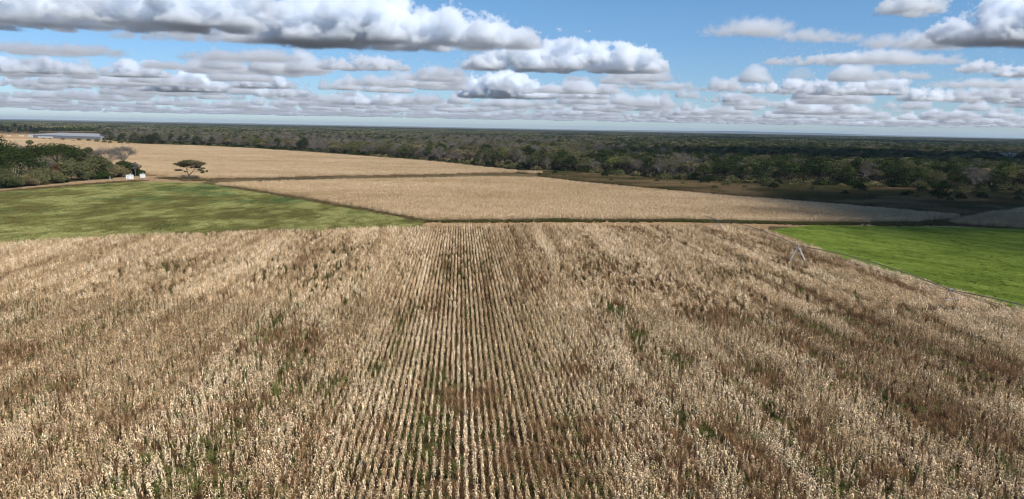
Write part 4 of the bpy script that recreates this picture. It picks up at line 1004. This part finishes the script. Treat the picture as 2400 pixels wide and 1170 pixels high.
# two white pump boxes with a short standpipe
for x, y, w, h_, lab in ((304.5, 420, 13, 9.5, 'larger white pump box with standpipe in front of the grove tip'), (334.5, 416.5, 9.5, 8, 'smaller white pump box with standpipe right of the grove tip')):
    c = gp(x, y); m_ = c[1] / FPX; e = empty('pump_box', c, .15); tag(e, lab, 'pump box')
    W_, H_ = w * m_, h_ * m_
    mb = MB(); box(mb, (0, 0, H_ / 2), (W_, W_ * .8, H_)); part('body', mb, M_WHITE, e)
    mb = MB(); box(mb, (0, 0, H_ + .06), (W_ + .2, W_ * .8 + .2, .12)); part('lid', mb, M_WHITE, e)
    mb = MB(); box(mb, (-W_ * .18, -W_ * .4 - .02, H_ * .42), (W_ * .28, .04, H_ * .7)); part('door', mb, plain_mat('door_paint', (.62, .62, .6), .6), e)
    mb = MB(); V, F = tube([(W_ * .1, 0, H_ + .12), (W_ * .1, 0, H_ + .75), (W_ * .25, 0, H_ + .75)], [.14, .12, .1], 7); mb.add(V, F); part('standpipe', mb, M_WHITE, e)
# long netted growing shed with pale front walls
c0, c1 = gp(66, 322.5), gp(236, 328); ax = c1 - c0; LS = np.linalg.norm(ax); ax = ax / LS; ra = math.atan2(ax[1], ax[0]); back = np.array([-ax[1], ax[0], 0])
sh = empty('growing_shed', c0, ra); tag(sh, 'long low greenhouse with grey netted roof and white front on the far left', 'greenhouse')
M_NET = plain_mat('grey_netting', (.24, .25, .262), .95, 0, .08, .10)
hs = top_z(70, 312.0, c0[1]); dp = 60.0; nb = 14
for k in range(nb):
    mb = MB(); x0, x1 = LS * k / nb + .01, LS * (k + 1) / nb - .01
    V = [(x0, 0, hs * .66), (x1, 0, hs * .66), (x1, dp, hs * 1.1), (x0, dp, hs * 1.1), ((x0 + x1) / 2, 0, hs * .66), ((x0 + x1) / 2, dp, hs * 1.1)]
    mb.add(V, [(0, 4, 5, 3), (4, 1, 2, 5)]); part('roof_bay', mb, M_NET, sh)
    mb = MB(); hh = hs * .66 - .1
    box(mb, ((x0 + x1) / 2, .1, hh / 2), (x1 - x0, .15, hh)); part('front_panel', mb, M_NET if k not in (0,) else M_WHITE, sh)
    if k in (0, 2, 3, 4): mb = MB(); box(mb, ((x0 + x1) / 2, -.15, hs * .2), (x1 - x0, .2, hs * .34)); part('white_sheet', mb, M_WHITE, sh)
mb = MB(); box(mb, (.0, dp / 2, hs * .3), (.2, dp, hs * .6)); part('end_wall', mb, M_WHITE, sh)
mb = MB(); box(mb, (LS, dp / 2, hs * .3), (.2, dp, hs * .6)); part('end_wall', mb, M_NET, sh)
for x, w, lab in ((20, 7, 'low white tank standing left of the long shed by the gum trees'), (50, 9, 'low white trough just left of the long shed')):
    c = gp(x, 319.5); m_ = c[1] / FPX; e = empty('water_trough', c); tag(e, lab, 'trough')
    mb = MB(); box(mb, (0, 0, .8), (w * m_, 2.4, 1.6)); part('body', mb, M_WHITE, e)
    mb = MB(); box(mb, (0, 0, 1.66), (w * m_ + .3, 2.7, .12)); part('rim', mb, M_GALV, e)
# wooden power poles in the far field and fence posts by the grove
for x, yb, yt, lab in ((182, 364, 340, 'thin wooden pole standing behind the grove in the far maize'), (425, 357, 339, 'thin wooden pole in the far maize above the acacia')):
    c = gp(x, yb); H = top_z(x, yt, c[1]); e = empty('wooden_pole', c); tag(e, lab, 'pole')
    part('post', bar((0, 0, 0), (0, 0, H), .13, 6), M_WOOD, e); part('crossarm', bar((-.9, 0, H - .5), (.9, 0, H - .5), .07, 5), M_WOOD, e)
for x, y, lab in ((258, 421.5, 'white fence post in front of the dark bush of the grove'), (208, 427, 'fence post on the verge left of the white fence post'), (287, 419.5, 'short fence post left of the larger pump box')):
    c = gp(x, y); e = empty('fence_post', c); tag(e, lab, 'post')
    part('post', bar((0, 0, 0), (0, 0, 1.7), .11, 6), M_WHITE if x == 258 else M_WOOD, e); part('cap', bar((0, 0, 1.7), (0, 0, 1.78), .14, 6), M_GALV, e)
# low hills on the right horizon
hx = np.linspace(-3000, 19000, 60); hh = .62 * np.maximum(0, 115 * np.exp(-((hx - 8200) / 2600) ** 2) + 90 * np.exp(-((hx - 12000) / 2500) ** 2) + 60 * np.exp(-((hx - 4500) / 2000) ** 2) + 40 * np.exp(-((hx - 15500) / 1500) ** 2) - 8 + 26 * (fbm(hx / 900, hx * 0, 55) - .5))
V = [(x, 27000 - 1500, -1) for x in hx] + [(x, 27000, h) for x, h in zip(hx, hh)] + [(x, 29500, -1) for x in hx]
n = len(hx); F = [(i, i + 1, n + i + 1, n + i) for i in range(n - 1)] + [(n + i, n + i + 1, 2 * n + i + 1, 2 * n + i) for i in range(n - 1)]
tag(link(bpy.data.objects.new('hills', mesh_np('hills', V, F, [M_GROUND], None, None, True))), 'low blue hills on the right horizon', 'hills', None, 'structure')

# clouds standing over the field outside the picture: they throw the shade seen at right
CM_SHADE = cloud_material('cloud_thick', .05)
def over(x, y, wx, wy, z, T, seed, label, n=34, mat=None, vox=16.0):
    """cloud whose shadow falls round ground point (x, y)"""
    t_ = z / SUN[2]; c = np.array([x, y, 0]) + SUN * t_
    o = puff_cloud('cloud', c, wx, wy, lambda u: T * (1 - .6 * u * u), vox, seed, mat or CM_SHADE, n=n, rough=.5, flat=2.0)
    tag(o, label, 'cloud', None, 'structure'); return o
over(282, 272, 142, 104, 1050, 95, 201, 'cloud overhead at right shading the forest edge and the far end of the green plot', vox=13.0)
over(500, 700, 400, 185, 1050, 140, 202, 'cloud overhead at right shading the woods beyond the clearing', vox=18.0)
over(1500, 2550, 1350, 430, 1150, 260, 203, 'wide cloud overhead shading the far woods at right', vox=36.0)
over(300, 5400, 4300, 620, 1150, 320, 205, 'long cloud overhead shading the woods before the horizon', vox=48.0, n=90)

# thin haze over the plain
mh, t = new_mat('haze'); o = t.n('ShaderNodeOutputMaterial'); v = t.n('ShaderNodeVolumePrincipled')
v.inputs['Color'].default_value = (.62, .80, 1.0, 1); v.inputs['Density'].default_value = 3.3e-5; v.inputs['Anisotropy'].default_value = .2
t.l(v.outputs[0], o.inputs['Volume'])
mb = MB(); box(mb, (0, 13000, 69.0), (64000, 34000, 140.0)); V, F, L, Mi = mb.data()
tag(link(bpy.data.objects.new('haze', mesh_np('haze', V, F, [mh]))), 'thin pale haze over the plain', 'haze', None, 'stuff')
